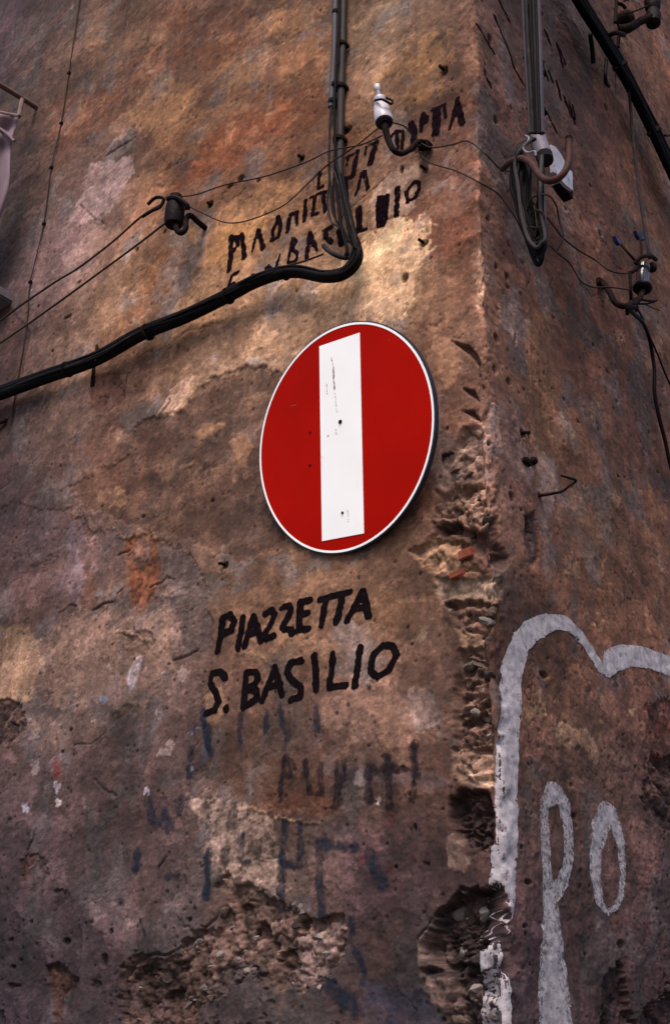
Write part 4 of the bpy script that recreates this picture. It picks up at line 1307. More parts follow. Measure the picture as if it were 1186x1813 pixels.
for st, w in [([[(1050, 20), (1090, 120), (1102, 255)]], 9), ([[(1005, 220), (990, 360)]], 11), ([[(770, 500), (800, 600), (880, 620)], [(860, 560), (890, 640)]], 14), ([[(945, 480), (940, 560)]], 11), ([[(725, 760), (712, 850)]], 12), ([[(745, 1120), (770, 1200)]], 4), ([[(1100, 780), (1085, 1000)]], 10), ([[(880, 900), (930, 890)]], 9)]:
    letter([e6(s) for s in st], w * 1.6, blue, cell=0.004, rag=0.003)

g = zf(860, 1050, 2.376)
letter([g([(56, 1860), (56, 1560), (62, 1400), (76, 1240), (82, 1060), (86, 900), (88, 700), (97, 520), (112, 320), (138, 215), (190, 155), (262, 122), (326, 128), (372, 168), (412, 218), (448, 276), (470, 320)])],
       [[34, 28, 30, 30, 31, 32, 32, 32, 32, 31, 34, 30, 30, 26, 22, 20, 20]], chalk, cell=0.005, rag=0.0018, name='painted_outline')
letter([g([(494, 330), (520, 285), (580, 264), (660, 272), (740, 300), (860, 330)])], [[20, 34, 36, 38, 38, 38]], chalk, cell=0.005, rag=0.0018, name='painted_outline')
letter([g([(242, 880), (244, 1040), (256, 1210), (268, 1330), (272, 1480), (276, 1640), (284, 1860)]), g([(246, 890), (288, 835), (330, 880), (350, 1000), (348, 1130), (320, 1220), (270, 1270)])],
       [[13, 13, 17, 28, 37, 46, 50], [16, 34, 24, 16, 16, 20, 26]], chalk_thin, cell=0.005, rag=0.0016)
letter([g([(512, 920), (480, 985), (464, 1080), (462, 1200), (478, 1300), (512, 1345)]), g([(512, 920), (546, 980), (570, 1080), (578, 1180), (568, 1270), (540, 1325), (512, 1345)])],
       [[34, 27, 19, 17, 14, 9], [34, 22, 12, 10, 9, 8, 9]], chalk_thin, cell=0.005, rag=0.0016)
# ghost strokes of an older notice on the right wall
h5 = zf(840, 0, 3.428)
for q in [[(430, 180), (470, 270)], [(505, 265), (540, 400)], [(520, 290), (548, 380)], [(410, 340), (450, 480)], [(460, 430), (480, 490)], [(505, 490), (525, 600)], [(545, 580), (585, 700)], [(575, 610), (600, 730)], [(598, 640), (618, 755)], [(125, 90), (180, 230), (250, 420), (310, 520)], [(10, 150), (120, 320)], [(420, 640), (500, 800)], [(60, 430), (100, 530)], [(160, 0), (215, 120)]]:
    letter([h5(q)], 4.2, ink_old, cell=0.004, rag=0.002)


# ================================================================== metalwork, wires and the sign
def PW(px, py, off, side='L'):
    return PL(px, py, off) if side == 'L' else PR(px, py, off)


def mpp(p):
    return math.dist(p, CAM) / F_PX


def path(pts, off, side='L'):
    """pts (px, py[, off]) -> world points"""
    return [PW(p[0], p[1], p[2] if len(p) > 2 else off, side) for p in pts]


M_steel = mat('grey_lilac_pvc', (0.045, 0.036, 0.046), 0.65, var=0.3, vscale=14, rust=(0.06, 0.035, 0.03), rust_t=0.56, rscale=30, bump=0.0006, bscale=90)
M_brownpipe = mat('sooty_brown_pipe', (0.018, 0.012, 0.013), 0.7, var=0.35, vscale=18, rust=(0.03, 0.02, 0.02), rust_t=0.55, bump=0.0006, bscale=90)
M_black = mat('black_cable_sheath', (0.004, 0.003, 0.0036), 0.65, var=0.4, vscale=30, rust=(0.012, 0.008, 0.010), rust_t=0.62, bump=0.0008, bscale=120, spec=0.05)
M_cable = mat('dusty_grey_cable', (0.015, 0.011, 0.013), 0.75, spec=0.1, var=0.3, vscale=30, rust=(0.03, 0.022, 0.024), rust_t=0.55)
M_iron = mat('rusty_iron', (0.009, 0.0055, 0.0055), 0.8, var=0.4, vscale=60, rust=(0.028, 0.010, 0.006), rust_t=0.57, bump=0.0012, bscale=240, spec=0.04)
M_redrust = mat('red_oxide_iron', (0.036, 0.007, 0.005), 0.75, var=0.4, vscale=50, rust=(0.025, 0.012, 0.011), rust_t=0.56, bump=0.0012, bscale=200)
M_wire = mat('brown_oxidised_wire', (0.018, 0.009, 0.007), 0.7, var=0.3, spec=0.15)
M_porc = mat('white_porcelain', (0.40, 0.36, 0.40), 0.4, var=0.2, vscale=40, rust=(0.10, 0.07, 0.07), rust_t=0.60, rscale=50, spec=0.35)
M_porcd = mat('sooty_porcelain', (0.007, 0.004, 0.005), 0.6, var=0.4, vscale=60, rust=(0.025, 0.015, 0.015), rust_t=0.66, spec=0.06, bump=0.003, bscale=70)
M_greyins = mat('grey_enamel', (0.16, 0.135, 0.165), 0.5, var=0.15, vscale=60, rust=(0.06, 0.04, 0.04), rust_t=0.68)
M_glass = mat('dark_glass_insulator', (0.03, 0.022, 0.026), 0.2, var=0.2, spec=0.6)
M_tape = mat('blue_tape', (0.02, 0.03, 0.08), 0.6)
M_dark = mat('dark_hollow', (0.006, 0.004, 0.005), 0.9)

# ---- no-entry sign ------------------------------------------------
sc_ = np.array([-0.3874, -0.0690, 3.0055])
sn = np.array([-0.07619096, -0.97846236, -0.19184978])
su = np.array([0.99156049, -0.05411107, -0.11781248])
sv = np.array([0.10489388, -0.19920691, 0.9743274])
sign = thing('no_entry_sign', 'round red no entry sign with white bar turned upright, leaning out from the plaster wall', 'road sign', sc_)
M_red = mat('red_sign_enamel', (0.335, 0.0035, 0.0008), 0.55, var=0.10, vscale=5, spec=0.03)
M_white = mat('white_reflective_film', (0.90, 0.87, 0.87), 0.5, var=0.03, vscale=10, rust=(0.55, 0.40, 0.36), rust_t=0.66, rscale=9, spec=0.3)
M_rim = mat('blue_grey_sign_edge', (0.015, 0.014, 0.026), 0.5, var=0.3)
M_back = mat('galvanised_back', (0.16, 0.15, 0.16), 0.5, metal=0.6)
RS = 0.2972


def ring(name, r0, r1, zf_, m, parent, n=96, depth=0.0015):
    mb = MB()
    vs, fs = [], []
    for k in range(n):
        t = 2 * math.pi * k / n
        dr = su * math.cos(t) + sv * math.sin(t)
        for (r, zz) in ((r0, zf_), (r1, zf_), (r1, zf_ - depth), (r0, zf_ - depth)):
            vs.append(sc_ + dr * r + sn * zz)
    for k in range(n):
        for q in range(4):
            a_, b_ = k * 4 + q, k * 4 + (q + 1) % 4
            c_, d_ = ((k + 1) % n) * 4 + (q + 1) % 4, ((k + 1) % n) * 4 + q
            fs.append((a_, b_, c_, d_))
    mb.add(vs, fs)
    return mb.build(name, m, parent)


mb = MB()
mb.lathe(sc_, -sn, [(0.0, 0.0005), (0.0, RS - 0.006), (0.0035, RS - 0.006), (0.0035, 0.0005)], 96)
mb.build('disc', M_red, sign)
ring('border', RS - 0.0062, RS - 0.0005, 0.0008, M_white, sign)
ring('rim', RS - 0.0004, RS + 0.0030, -0.0010, M_rim, sign, depth=0.013)
mb = MB()
hw, hh = 0.0704, 0.2597
mb.box(sc_ + sn * 0.0004, su * hw, sv * hh, sn * 0.0007)
bar = mb.build('bar', M_white, sign, smooth=False)


def on_sign(px, py):
    d = ray(px, py)
    t = ((sc_ - CAM) @ sn) / (d @ sn)
    return CAM + d * t


for (x, y, r) in [(603, 747, 0.0056), (607, 908, 0.0036)]:
    p = on_sign(x, y)
    mb = MB()
    mb.lathe(p + sn * 0.0008, sn, [(0, r), (0.002, r), (0.0034, r * 0.6), (0.0036, 0.0004)], 10)
    bo = mb.build('bolt_head', M_iron, sign)
for (x, y, r) in [(549, 766, 0.0036), (549, 824, 0.0040)]:
    p = on_sign(x, y)
    mb = MB()
    mb.lathe(p + sn * 0.0002, sn, [(0, r), (0.001, r * 0.9), (0.0012, 0.0004)], 10)
    mb.build('rivet', M_iron, sign)
M_scr = paint_mat('rust_scratches', (0.20, 0.12, 0.10), 0.55, 150, soft=0.1)
for pts_, w in [([(587, 633), (591, 650), (592, 668)], 2.2), ([(590, 655), (593, 690)], 3.0), ([(593, 690), (597, 730)], 1.6), ([(579, 680), (580, 700)], 2), ([(595, 760), (596, 770)], 2.5), ([(616, 903), (617, 925)], 1.5), ([(580, 772), (583, 772)], 3),
                ([(516, 719), (526, 717)], 1.2), ([(686, 604), (690, 602)], 1.2)]:
    P_ = [on_sign(*q) + sn * 0.0016 for q in pts_]
    vs = []
    for i, q in enumerate(P_):
        hw_ = w * mpp(q) * 0.5 * random.uniform(0.6, 1.2)
        dd = P_[min(i + 1, len(P_) - 1)] - P_[max(i - 1, 0)]
        sd = np.cross(sn, dd)
        sd /= np.linalg.norm(sd)
        vs += [q - sd * hw_, q + sd * hw_]
    link_mesh('scratch', vs, [(2 * i, 2 * i + 1, 2 * i + 3, 2 * i + 2) for i in range(len(P_) - 1)], M_scr, sign, False)
# two wall brackets behind it
for dv in (0.15, -0.12):
    p = sc_ + sv * dv - sn * 0.012
    mb = MB()
    q = np.array([p[0], 0.002, p[2] + 0.01])
    mb.box((p + q) / 2, np.array([0.014, 0, 0]), (q - p) / 2, np.array([0, 0, 0.016]))
    mb.box(p, su * 0.17, sv * 0.012, sn * 0.006)
    mb.build('bracket', M_back, sign)

# ---- left riser ---------------------------------------------------
def tube_obj(name, pts, r, m, parent, sides=10, **k):
    mb = MB()
    mb.tube(pts, r, sides, **k)
    return mb.build(name, m, parent)


def clip(parent, p, r, axis=(0, 0, 1), m=None, nrm=(0, -1, 0)):
    mb = MB()
    ax = np.array(axis, float)
    mb.lathe(np.array(p) - ax * 0.006, ax, [(0, r * 0.9), (0, r * 1.25), (0.012, r * 1.25), (0.012, r * 0.9)], 10)
    mb.box(np.array(p) - np.array(nrm, float) * 0.012, np.array([r * 1.5, r * 1.5 * 0, 0]) if abs(nrm[1]) > 0.5 else np.array([0, r * 1.5, 0]),
           np.array(nrm, float) * 0.012, np.array([0, 0, 0.005]))
    return mb.build('clip', m or M_iron, parent)


ris = thing('conduit_riser', 'pair of grey conduits strapped upright to the left wall above the lettering', 'conduit', PL(600, 290, 0.02), None)
s0 = mpp(PL(600, 150))
tube_obj('conduit', path([(603, -480), (594, 0), (590, 120), (586, 190)], 0.030), 5.2 * s0, M_steel, ris, 12, res=3)
tube_obj('conduit', path([(617, -480), (608, 0), (604, 150), (601, 325)], 0.024), 6.0 * s0, M_brownpipe, ris, 12, res=3)
tube_obj('cable', path([(608, -480), (600, 40), (596, 120), (592, 180), (593, 260), (591, 330)], 0.044), 2.2 * s0, M_black, ris, 8)
for (x, y, k) in [(594, 22, 6), (603, 78, 7), (593, 150, 6), (602, 152, 6.5), (588, 180, 6.5), (598, 246, 8)]:
    clip(ris, PL(x, y, 0.030), k * s0 * 0.85)

bun = thing('cable_bundle', 'thick black cable bundle dropping, turning and sweeping off to the left across the ochre wall', 'cable', PL(620, 450, 0.02))
s1 = mpp(PL(600, 430))
main = [(634, 446), (628, 468), (606, 486), (572, 490), (530, 482), (496, 484), (450, 500), (400, 526), (330, 560), (250, 592), (170, 636), (80, 668), (0, 697), (-110, 738), (-420, 850)]


def offs(pts, dx, dy, off):
    return [(p[0] + dx, p[1] + dy, off) for p in pts]


tube_obj('cable', path([(598, 300, .03), (612, 360, .035), (626, 410, .04)] + offs(main, 0, 2, 0.045), 0.04), [4 * s1] * 3 + [8.6 * s1] * 5 + [9.6 * s1 * (1 + 0.05 * i) for i in range(10)], M_black, bun, 12)
tube_obj('cable', path([(606, 310, .03), (618, 370, .035), (630, 420, .045)] + offs(main, -3, -6, 0.050), 0.04), [3 * s1] * 3 + [6.0 * s1] * 5 + [6.6 * s1 * (1 + 0.05 * i) for i in range(10)], M_black, bun, 12)
tube_obj('cable', path([(600, 322, .04), (610, 372, .045), (624, 430, .055)] + offs(main[:6], 1, -2, 0.064) + offs(main[6:], 0, 5, 0.040), 0.04), [2.6 * s1] * 3 + [5.2 * s1] * 6 + [6.0 * s1 * (1 + 0.05 * i) for i in range(9)], M_black, bun, 12)
for k_, (p_, r_, mm) in enumerate([
    ([(586, 190), (583, 250), (583, 310), (588, 370), (600, 396), (616, 420), (626, 446), (604, 478), (574, 484), (540, 478), (500, 477), (470, 486), (440, 498)], 2.3, M_cable),
    ([(594, 280), (603, 320), (612, 360), (622, 400), (630, 432), (622, 462), (600, 480), (580, 488)], 2.2, M_cable),
    ([(590, 300), (600, 330), (610, 372), (618, 405), (626, 430), (618, 458)], 1.9, M_cable),
    ([(601, 320), (605, 350), (614, 390), (624, 425), (630, 440)], 1.8, M_black),
    ([(589, 330), (592, 380), (606, 405), (620, 430)], 2.4, M_black),
    ([(583, 320), (580, 360), (586, 392), (600, 402), (615, 428)], 1.8, M_cable),
    ([(594, 325), (600, 365), (604, 400), (614, 440), (612, 452)], 3.0, M_black)]):
    tube_obj('cable', path([(q[0], q[1], 0.055 + 0.006 * (k_ % 4)) for q in p_], .06), r_ * s1, mm, bun, 8)
tube_obj('cable_stub', path([(573, 435, .07), (582, 444, .07), (596, 452, .065), (614, 456, .055), (626, 446, .05)], .06), 4.4 * s1, M_cable, bun, 10)
tube_obj('cable_stub', path([(510, 470, .03), (540, 462, .04), (572, 450, .05)], .04), 1.8 * s1, M_wire, bun, 8)
rs_ = random.Random(21)
for k_ in range(6):
    st0 = rs_.randint(2, 5)
    dy0 = rs_.uniform(-11, 6)
    pts_ = [(q[0], q[1] + dy0 + rs_.uniform(-2.5, 2.5), 0.060 + rs_.uniform(-.006, .006)) for q in main[st0:]]
    tube_obj('cable', path(pts_, .05), rs_.choice([1.7, 2.2, 2.8]) * s1 * 1.2, rs_.choice([M_black, M_black, M_cable]), bun, 8)
for (x, y, r_) in [(632, 430, 10), (504, 484, 13), (404, 524, 16), (262, 588, 17), (120, 654, 17)]:
    p0, p1 = PL(x - 6, y + 3, .047), PL(x + 6, y - 3, .047)
    mb = MB()
    ax = (p1 - p0) / np.linalg.norm(p1 - p0)
    mb.lathe((p0 + p1) / 2 - ax * .003, ax, [(0, r_ * s1 * .8), (0, r_ * s1), (.006, r_ * s1), (.006, r_ * s1 * .8)], 14)
    mb.build('tie', M_iron, bun)
# iron cleat that carries the bundle
cl = thing('iron_cleat', 'small rusty iron cleat nailed through under the black cable bundle at left', 'bracket', PL(168, 640, 0))
sL = mpp(PL(168, 650))
tube_obj('pin', path([(172, 612, .0), (172, 616, .05), (170, 640, .06)], .05), 2.6 * sL, M_iron, cl, 8)
mb = MB()
pa, pb = PL(170, 648, 0.004), PL(166, 684, 0.004)
mb.box((pa + pb) / 2, np.array([.006, 0, 0]), np.array([0, .006, 0]), (pb - pa) / 2, bev=.002)
mb.build('strap', M_iron, cl)

# ---- thin stapled wire at far left ---------------------------------
tw = thing('stapled_wire', 'hair-thin wire stapled down the left wall from the top edge', 'wire', PL(54, 530, 0.01))
tp = [(200, -480), (147, -30), (145, 0), (125, 131), (110, 219), (96, 300), (81, 398), (59, 502), (53, 560), (45, 620), (34, 680), (24, 750)]
P_ = []
for q in tp:
    s_, z_ = SZ(*q)
    P_.append(surf(s_, z_, 0.006))
tube_obj('wire', P_, 0.0026, M_wire, tw, 6, res=4)
for q in tp[3:8]:
    s_, z_ = SZ(*q)
    mb = MB()
    mb.box(surf(s_, z_, 0.006), np.array([.008, 0, 0]), np.array([0, .005, 0]), np.array([0, 0, .006]), bev=.0015)
    mb.build('staple', M_iron, tw)

# ---- left insulator -------------------------------------------------
i1 = thing('wire_insulator', 'black insulator on a curled iron hook, strain wires running off to its left', 'insulator', PL(368, 405, 0), 'insulators carrying the wires')
p0 = PL(308, 398, .11)
sI = mpp(p0)
mb = MB()
mb.lathe(p0, np.array([-0.03, 0.0, 1.0]), [(0, 8 * sI), (0, 15 * sI), (6 * 1.2 * sI, 17 * sI), (30 * 1.2 * sI, 16.5 * sI), (38 * 1.2 * sI, 15 * sI), (42 * 1.2 * sI, 10 * sI), (46 * 1.2 * sI, 12 * sI), (52 * 1.2 * sI, 11 * sI), (55 * 1.2 * sI, 5 * sI)], 18)
mb.build('insulator_body', M_porcd, i1)
tube_obj('hook', path([(310, 392, .11), (314, 408, .11), (322, 412, .105), (329, 404, .10), (330, 388, .09), (338, 382, .08), (352, 394, .04), (368, 407, .0)], .1), 5.0 * sI, M_iron, i1, 10)
tube_obj('wire_wrap', path([(262, 362, .14), (276, 350, .13), (290, 352, .12), (284, 366, .12), (268, 374, .14), (252, 384, .15)], .1), 3.0 * sI, M_black, i1, 8)
tube_obj('wire_wrap', path([(296, 352, .14), (312, 350, .13), (330, 362, .11), (332, 372, .1)], .1), 4.4 * sI, M_porcd, i1, 8)
w1_ = thing('span_wire', 'brown span wire from the black insulator to the left edge, upper of the two', 'wire', PL(280, 368, .12), 'span wires')
tube_obj('wire', path([(286, 362, .12), (250, 384, .13), (200, 428, .15), (140, 474, .18), (102, 497, .2), (50, 532, .22), (0, 568, .25), (-90, 632, .3), (-420, 866, .4)], .1), 1.9 * sI, M_wire, w1_, 8)
w2_ = thing('span_wire', 'brown span wire from the black insulator to the left edge, lower of the two', 'wire', PL(290, 398, .12), 'span wires')
tube_obj('wire', path([(292, 396, .12), (240, 436, .13), (180, 480, .15), (120, 524, .18), (60, 567, .2), (0, 608, .25), (-90, 672, .3), (-420, 908, .4)], .1), 1.9 * sI, M_wire, w2_, 8)

# ---- white insulator -------------------------------------------------
i2 = thing('porcelain_insulator', 'white porcelain insulator with a ball top on a black hook above the old lettering', 'insulator', PL(760, 262, 0), 'insulators carrying the wires')
pb_, pt_ = PL(681, 222, .13), PL(668, 156, .125)
ax = (pt_ - pb_)
hgt = np.linalg.norm(ax)
ax /= hgt
s2 = mpp(pb_)
h2 = hgt / 68.0
mb = MB()
mb.lathe(pb_ + ax * 6 * h2, ax, [(6 * h2, 10.32 * s2), (0, 15.05 * s2), (3 * h2, 15.91 * s2), (14 * h2, 15.05 * s2), (26 * h2, 12.90 * s2), (32 * h2, 10.32 * s2), (35 * h2, 8.17 * s2), (38 * h2, 10.32 * s2), (42 * h2, 10.32 * s2), (46 * h2, 6.02 * s2)], 24)
mb.build('bell', M_porc, i2)
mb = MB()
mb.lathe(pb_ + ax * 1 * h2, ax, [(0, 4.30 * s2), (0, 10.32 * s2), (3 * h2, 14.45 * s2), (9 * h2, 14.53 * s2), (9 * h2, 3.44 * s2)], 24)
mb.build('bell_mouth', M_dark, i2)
mb = MB()
mb.lathe(pb_ + ax * 50 * h2, ax, [(0, 5.16 * s2), (8 * h2, 4.73 * s2), (12 * h2, 3.44 * s2)], 14)
mb.build('neck', M_greyins, i2)
mb = MB()
mb.lathe(pt_ - ax * 6 * h2, ax, [(0, 2.58 * s2), (3 * h2, 5.50 * s2), (7 * h2, 6.36 * s2), (11 * h2, 5.16 * s2), (14 * h2, 0.86 * s2)], 16)
mb.build('ball_cap', M_porc, i2)
tube_obj('tie_wire', path([(664, 178, .15), (676, 176, .16), (692, 184, .13), (694, 178, .1), (680, 172, .1)], .1), 2.0 * s2, M_black, i2, 8)
tube_obj('hook', path([(681, 216, .13), (683, 232, .13), (688, 250, .125), (697, 266, .12), (710, 272, .10), (724, 266, .08), (738, 252, .05), (752, 252, .02), (758, 256, .0)], .1), [6.5 * s2, 6 * s2, 5.5 * s2, 5 * s2, 4.6 * s2, 4.4 * s2, 4.4 * s2, 5 * s2, 6 * s2], M_iron, i2, 12)
mb = MB()
mb.box(PL(750, 258, .012), np.array([.022, 0, -.010]), np.array([0, .012, 0]), np.array([.003, 0, .010]), bev=.003)
mb.build('wall_plate', M_iron, i2)

wires = [
    ('upper thin wire looping from the black insulator over the conduits to the white insulator', [PL(302, 349, .12), PL(345, 345, .1), PL(400, 327, .08), PL(470, 312, .07), PL(540, 288, .07), PL(585, 267, .08), PL(640, 256, .1), PL(676, 240, .12)]),
    ('lower thin wire sagging from the black insulator across to the white insulator', [PL(332, 364, .1), PL(360, 378, .07), PL(400, 394, .04), (PL(440, 390, .03)), PL(500, 365, .03), PL(545, 325, .04), PL(580, 292, .06), PL(625, 262, .09), PL(668, 228, .12)]),
    ('thin brown wire arching from the white insulator hook round the corner to the rusty hook', [PL(690, 216, .12), PL(716, 224, .09), PL(736, 246, .05), PL(762, 261, .03), PL(800, 256, .03), PL(828, 250, .04), PL(858, 272, .06), PR(884, 298, .05), PR(902, 304, .05)]),
    ('thin brown wire sagging below the arching one round the corner towards the cable coil', [PL(738, 262, .03), PL(746, 276, .03), PL(766, 290, .03), PL(808, 303, .04), PL(846, 322, .05), PR(880, 342, .04), PR(896, 362, .05), PR(912, 386, .06), PR(930, 420, .06)]),
]
for lb, P_ in wires:
    t_ = thing('link_wire', lb, 'wire', P_[-1])
    tube_obj('wire', P_, 0.0021, M_wire, t_, 8)

# ---- right riser and its coil ---------------------------------------
rr = thing('cable_riser', 'bunch of dusty grey cables clipped upright on the right wall beside the corner', 'cable', PR(950, 230, .02))
s3 = mpp(PR(950, 120))
for (xa, xb, r_, mm, of) in [(925, 938, 2.4, M_brownpipe, .02), (931, 943, 2.4, M_cable, .035), (938, 948, 2.6, M_black, .025), (944, 953, 2.2, M_cable, .04), (952, 959, 4.0, M_steel, .03), (948, 955, 2.0, M_black, .055)]:
    tube_obj('cable', path([(xa - 16, -480, of), (xa, 0, of), ((xa + xb) / 2 + random.uniform(-1, 1), 120, of + .004), (xb, 236, of)], of), r_ * s3, mm, rr, 10, res=5)
for (y, xx) in [(20, 942), (106, 944), (196, 950)]:
    p = PR(xx, y, .035)
    mb = MB()
    mb.box(p, np.array([.022, 0, 0]), np.array([0, .030, 0]), np.array([0, 0, .006]), bev=.003)
    mb.build('clamp', M_iron, rr)

coil = thing('cable_coil', 'tangled coil of spare cable hanging on the right wall under the rusty hook', 'cable', PR(940, 300, .03))
s4 = mpp(PR(935, 360))
ri = random.Random(5)
for k_ in range(26):
    j = lambda v: v + ri.uniform(-3.5, 3.5)
    lw = ri.uniform(-4, 30)
    bt = ri.uniform(432, 468) - max(0, lw) * 1.2
    of = ri.uniform(.03, .09)
    pts_ = [(j(944), 246, .04), (j(920), 262, of), (j(908) + lw, 290, of), (j(909) + lw, 330, of), (j(918) + lw * .8, 376, of), (j(932) + lw * .5, 420, of),
            (j(950), bt, of), (j(960), bt - 8, of), (j(962) - lw * .1, 420, of), (j(960) - lw * .3, 370, of), (j(957), 320, of), (j(956), 276, .04)]
    tube_obj('loop', path(pts_, .05), ri.choice([1.6, 2.2, 2.8, 3.4]) * s4, ri.choice([M_black, M_black, M_black, M_black, M_cable, M_brownpipe]), coil, 8, res=6)
tube_obj('loop', path([(960, 318, .05), (962, 350, .05), (963, 390, .05), (962, 430, .04)], .05), 3.4 * s4, M_steel, coil, 10)
tube_obj('loop', path([(932, 372, .08), (940, 352, .09), (956, 345, .09), (972, 347, .08), (984, 364, .06), (990, 392, .04), (997, 418, .03), (990, 436, .03), (982, 447, .03)], .05), 1.3 * s4, M_wire, coil, 8)
tube_obj('loop', path([(934, 385, .06), (948, 372, .09), (962, 380, .09), (958, 400, .08), (940, 402, .08), (932, 386, .06)], .05), 1.3 * s4, M_wire, coil, 8)

hk = thing('rusty_hook', 'thick rusty S-shaped iron hook curling over the cable coil on the right wall', 'hook', PR(892, 298, .0))
tube_obj('rod', [PR(890, 299, .0)] + path([(h5([q])[0][0], h5([q])[0][1], of) for q, of in [((225, 978), .05), ((290, 962), .09), ((345, 995), .12), ((385, 1055), .14), ((432, 1094), .145), ((490, 1090), .145), ((540, 1050), .14), ((568, 985), .13), ((572, 900), .12), ((570, 850), .12)]], .1), 5.0 * s4, M_redrust, hk, 12)
p = PR(*h5([(570, 905)])[0], .12)
q = PR(*h5([(571, 835)])[0], .12)
mb = MB()
mb.lathe(p, (q - p) / np.linalg.norm(q - p), [(0, 4 * s4), (0, 6.6 * s4), (np.linalg.norm(q - p), 6.2 * s4), (np.linalg.norm(q - p), 3 * s4)], 12)
mb.build('threaded_end', M_iron, hk)
p, q = PR(966, 286, .11), PR(946, 226, .07)
gi = thing('grey_insulator', 'grey cylinder insulator with black mouth hanging under the right-hand cables', 'insulator', q)
ax = (q - p)
hg = np.linalg.norm(ax)
ax /= hg
mb = MB()
mb.lathe(p + ax * hg * .18, ax, [(0, 9 * s4), (0, 13.0 * s4), (hg * .1, 13.5 * s4), (hg * .6, 12.5 * s4), (hg * .92, 11.5 * s4), (hg * 1.0, 7 * s4)], 20)
mb.build('sleeve', M_greyins, gi)
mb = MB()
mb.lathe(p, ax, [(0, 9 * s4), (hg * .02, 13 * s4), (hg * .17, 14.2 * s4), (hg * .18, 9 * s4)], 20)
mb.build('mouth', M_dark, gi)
tube_obj('tie_wire', path([(930, 240, .07), (936, 246, .1), (926, 262, .1), (934, 270, .1), (946, 268, .11), (948, 276, .11)], .1), 1.6 * s4, M_greyins, gi, 8)


def slab(pts3, nrm, th, m, name, parent):
    nrm = np.asarray(nrm, float)
    n_ = len(pts3)
    vs = [np.asarray(p_) for p_ in pts3] + [np.asarray(p_) - nrm * th for p_ in pts3]
    fs = [tuple(range(n_)), tuple(range(2 * n_ - 1, n_ - 1, -1))] + [(i, i + n_, (i + 1) % n_ + n_, (i + 1) % n_) for i in range(n_)]
    mb = MB()
    mb.add(vs, fs)
    return mb.build(name, m, parent, smooth=False)


wp = thing('white_bracket_plate', 'chipped white plate with pointed lower tip wedged behind the rusty hook', 'bracket', PR(1000, 300, .02))
slab(path([h5([q])[0] for q in [(462, 878), (490, 890), (520, 930), (540, 965), (560, 1015), (592, 1045), (594, 1120), (596, 1155), (560, 1130), (528, 1095), (500, 1060), (478, 1040), (470, 960)]], .085, 'R') if False else [PR(*h5([q])[0], .085) for q in [(462, 878), (490, 890), (520, 930), (540, 965), (560, 1015), (592, 1045), (594, 1120), (596, 1155), (560, 1130), (528, 1095), (500, 1060), (478, 1040), (470, 960)]],
     (1, 0, 0), .010, M_porc, 'plate', wp)
slab([PR(*h5([q])[0], .070) for q in [(530, 1100), (560, 1135), (596, 1158), (596, 1205), (560, 1160), (522, 1105)]], (1, 0, 0), .03, M_iron, 'fixing', wp)

# ---- right insulator group -------------------------------------------
k6 = zf(840, 350, 3.297)
q6 = lambda x, y, of: PR(*k6([(x, y)])[0], of)
i3 = thing('glass_insulator', 'dark ribbed insulator on a curled wall hook near the right edge, wires tied round it', 'insulator', q6(720, 490, 0), 'insulators carrying the wires')
p, q = q6(978, 540, .12), q6(980, 395, .12)
s5 = mpp(p)
ax = (q - p)
hg = np.linalg.norm(ax)
ax /= hg
mb = MB()
mb.lathe(p + ax * hg * .12, ax, [(0, 8 * s5), (0, 13 * s5), (hg * .06, 13 * s5), (hg * .12, 11 * s5), (hg * .5, 11.5 * s5), (hg * .55, 8.5 * s5), (hg * .66, 8.5 * s5), (hg * .7, 12 * s5), (hg * .82, 12 * s5), (hg * .9, 6 * s5)], 20)
mb.build('insulator_body', M_glass, i3)
mb = MB()
mb.lathe(p, ax, [(0, 6 * s5), (0, 12 * s5), (hg * .06, 16 * s5), (hg * .115, 16 * s5), (hg * .118, 8 * s5)], 20)
mb.build('skirt', M_porcd, i3)
tube_obj('hook', [q6(x, y, of) for x, y, of in [(978, 545, .12), (960, 590, .12), (920, 618, .12), (870, 634, .11), (820, 612, .09), (790, 560, .06), (762, 515, .03), (740, 495, .0)]], 5 * s5, M_iron, i3, 12)
mb = MB()
mb.box(q6(742, 500, .006), np.array([.007, 0, 0]), np.array([0, .028, .004]), np.array([0, 0, .012]), bev=.003)
mb.build('wall_plate', M_iron, i3)
tube_obj('top_strap', [q6(x, y, of) for x, y, of in [(935, 385, .13), (955, 360, .14), (985, 342, .15), (1030, 342, .14), (1056, 362, .13)]], 3.6 * s5, M_iron, i3, 10)
mb = MB()
mb.lathe(q6(1034, 430, .13), q6(1032, 370, .13) - q6(1034, 430, .13), [(0, 3 * s5), (.2 * 20 * s5, 8 * s5), (12 * s5, 8.5 * s5), (18 * s5, 4 * s5)], 10)
mb.build('side_lump', M_iron, i3)
for pts_, r_ in [([(905, 438, .12), (908, 520, .13), (912, 600, .12)], 3), ([(900, 440, .12), (930, 425, .13), (960, 380, .13)], 3.4), ([(940, 372, .13), (898, 326, .12), (858, 278, .1), (826, 232, .08)], 2.4), ([(972, 350, .14), (972, 290, .12), (964, 228, .1)], 2), ([(940, 588, .12), (1000, 600, .13), (1045, 606, .13)], 2.2), ([(956, 620, .12), (1010, 618, .12), (1060, 600, .12)], 1.8), ([(990, 620, .1), (1030, 640, .09), (1080, 660, .06)], 1.0), ([(888, 640, .12), (892, 680, .11)], 3.4), ([(940, 620, .12), (946, 660, .11)], 3.2), ([(925, 600, .12), (900, 625, .12), (890, 640, .12), (930, 640, .12)], 5)]:
    tube_obj('tie_wire', [q6(*t_) for t_ in pts_], r_ * s5, M_iron, i3, 8)
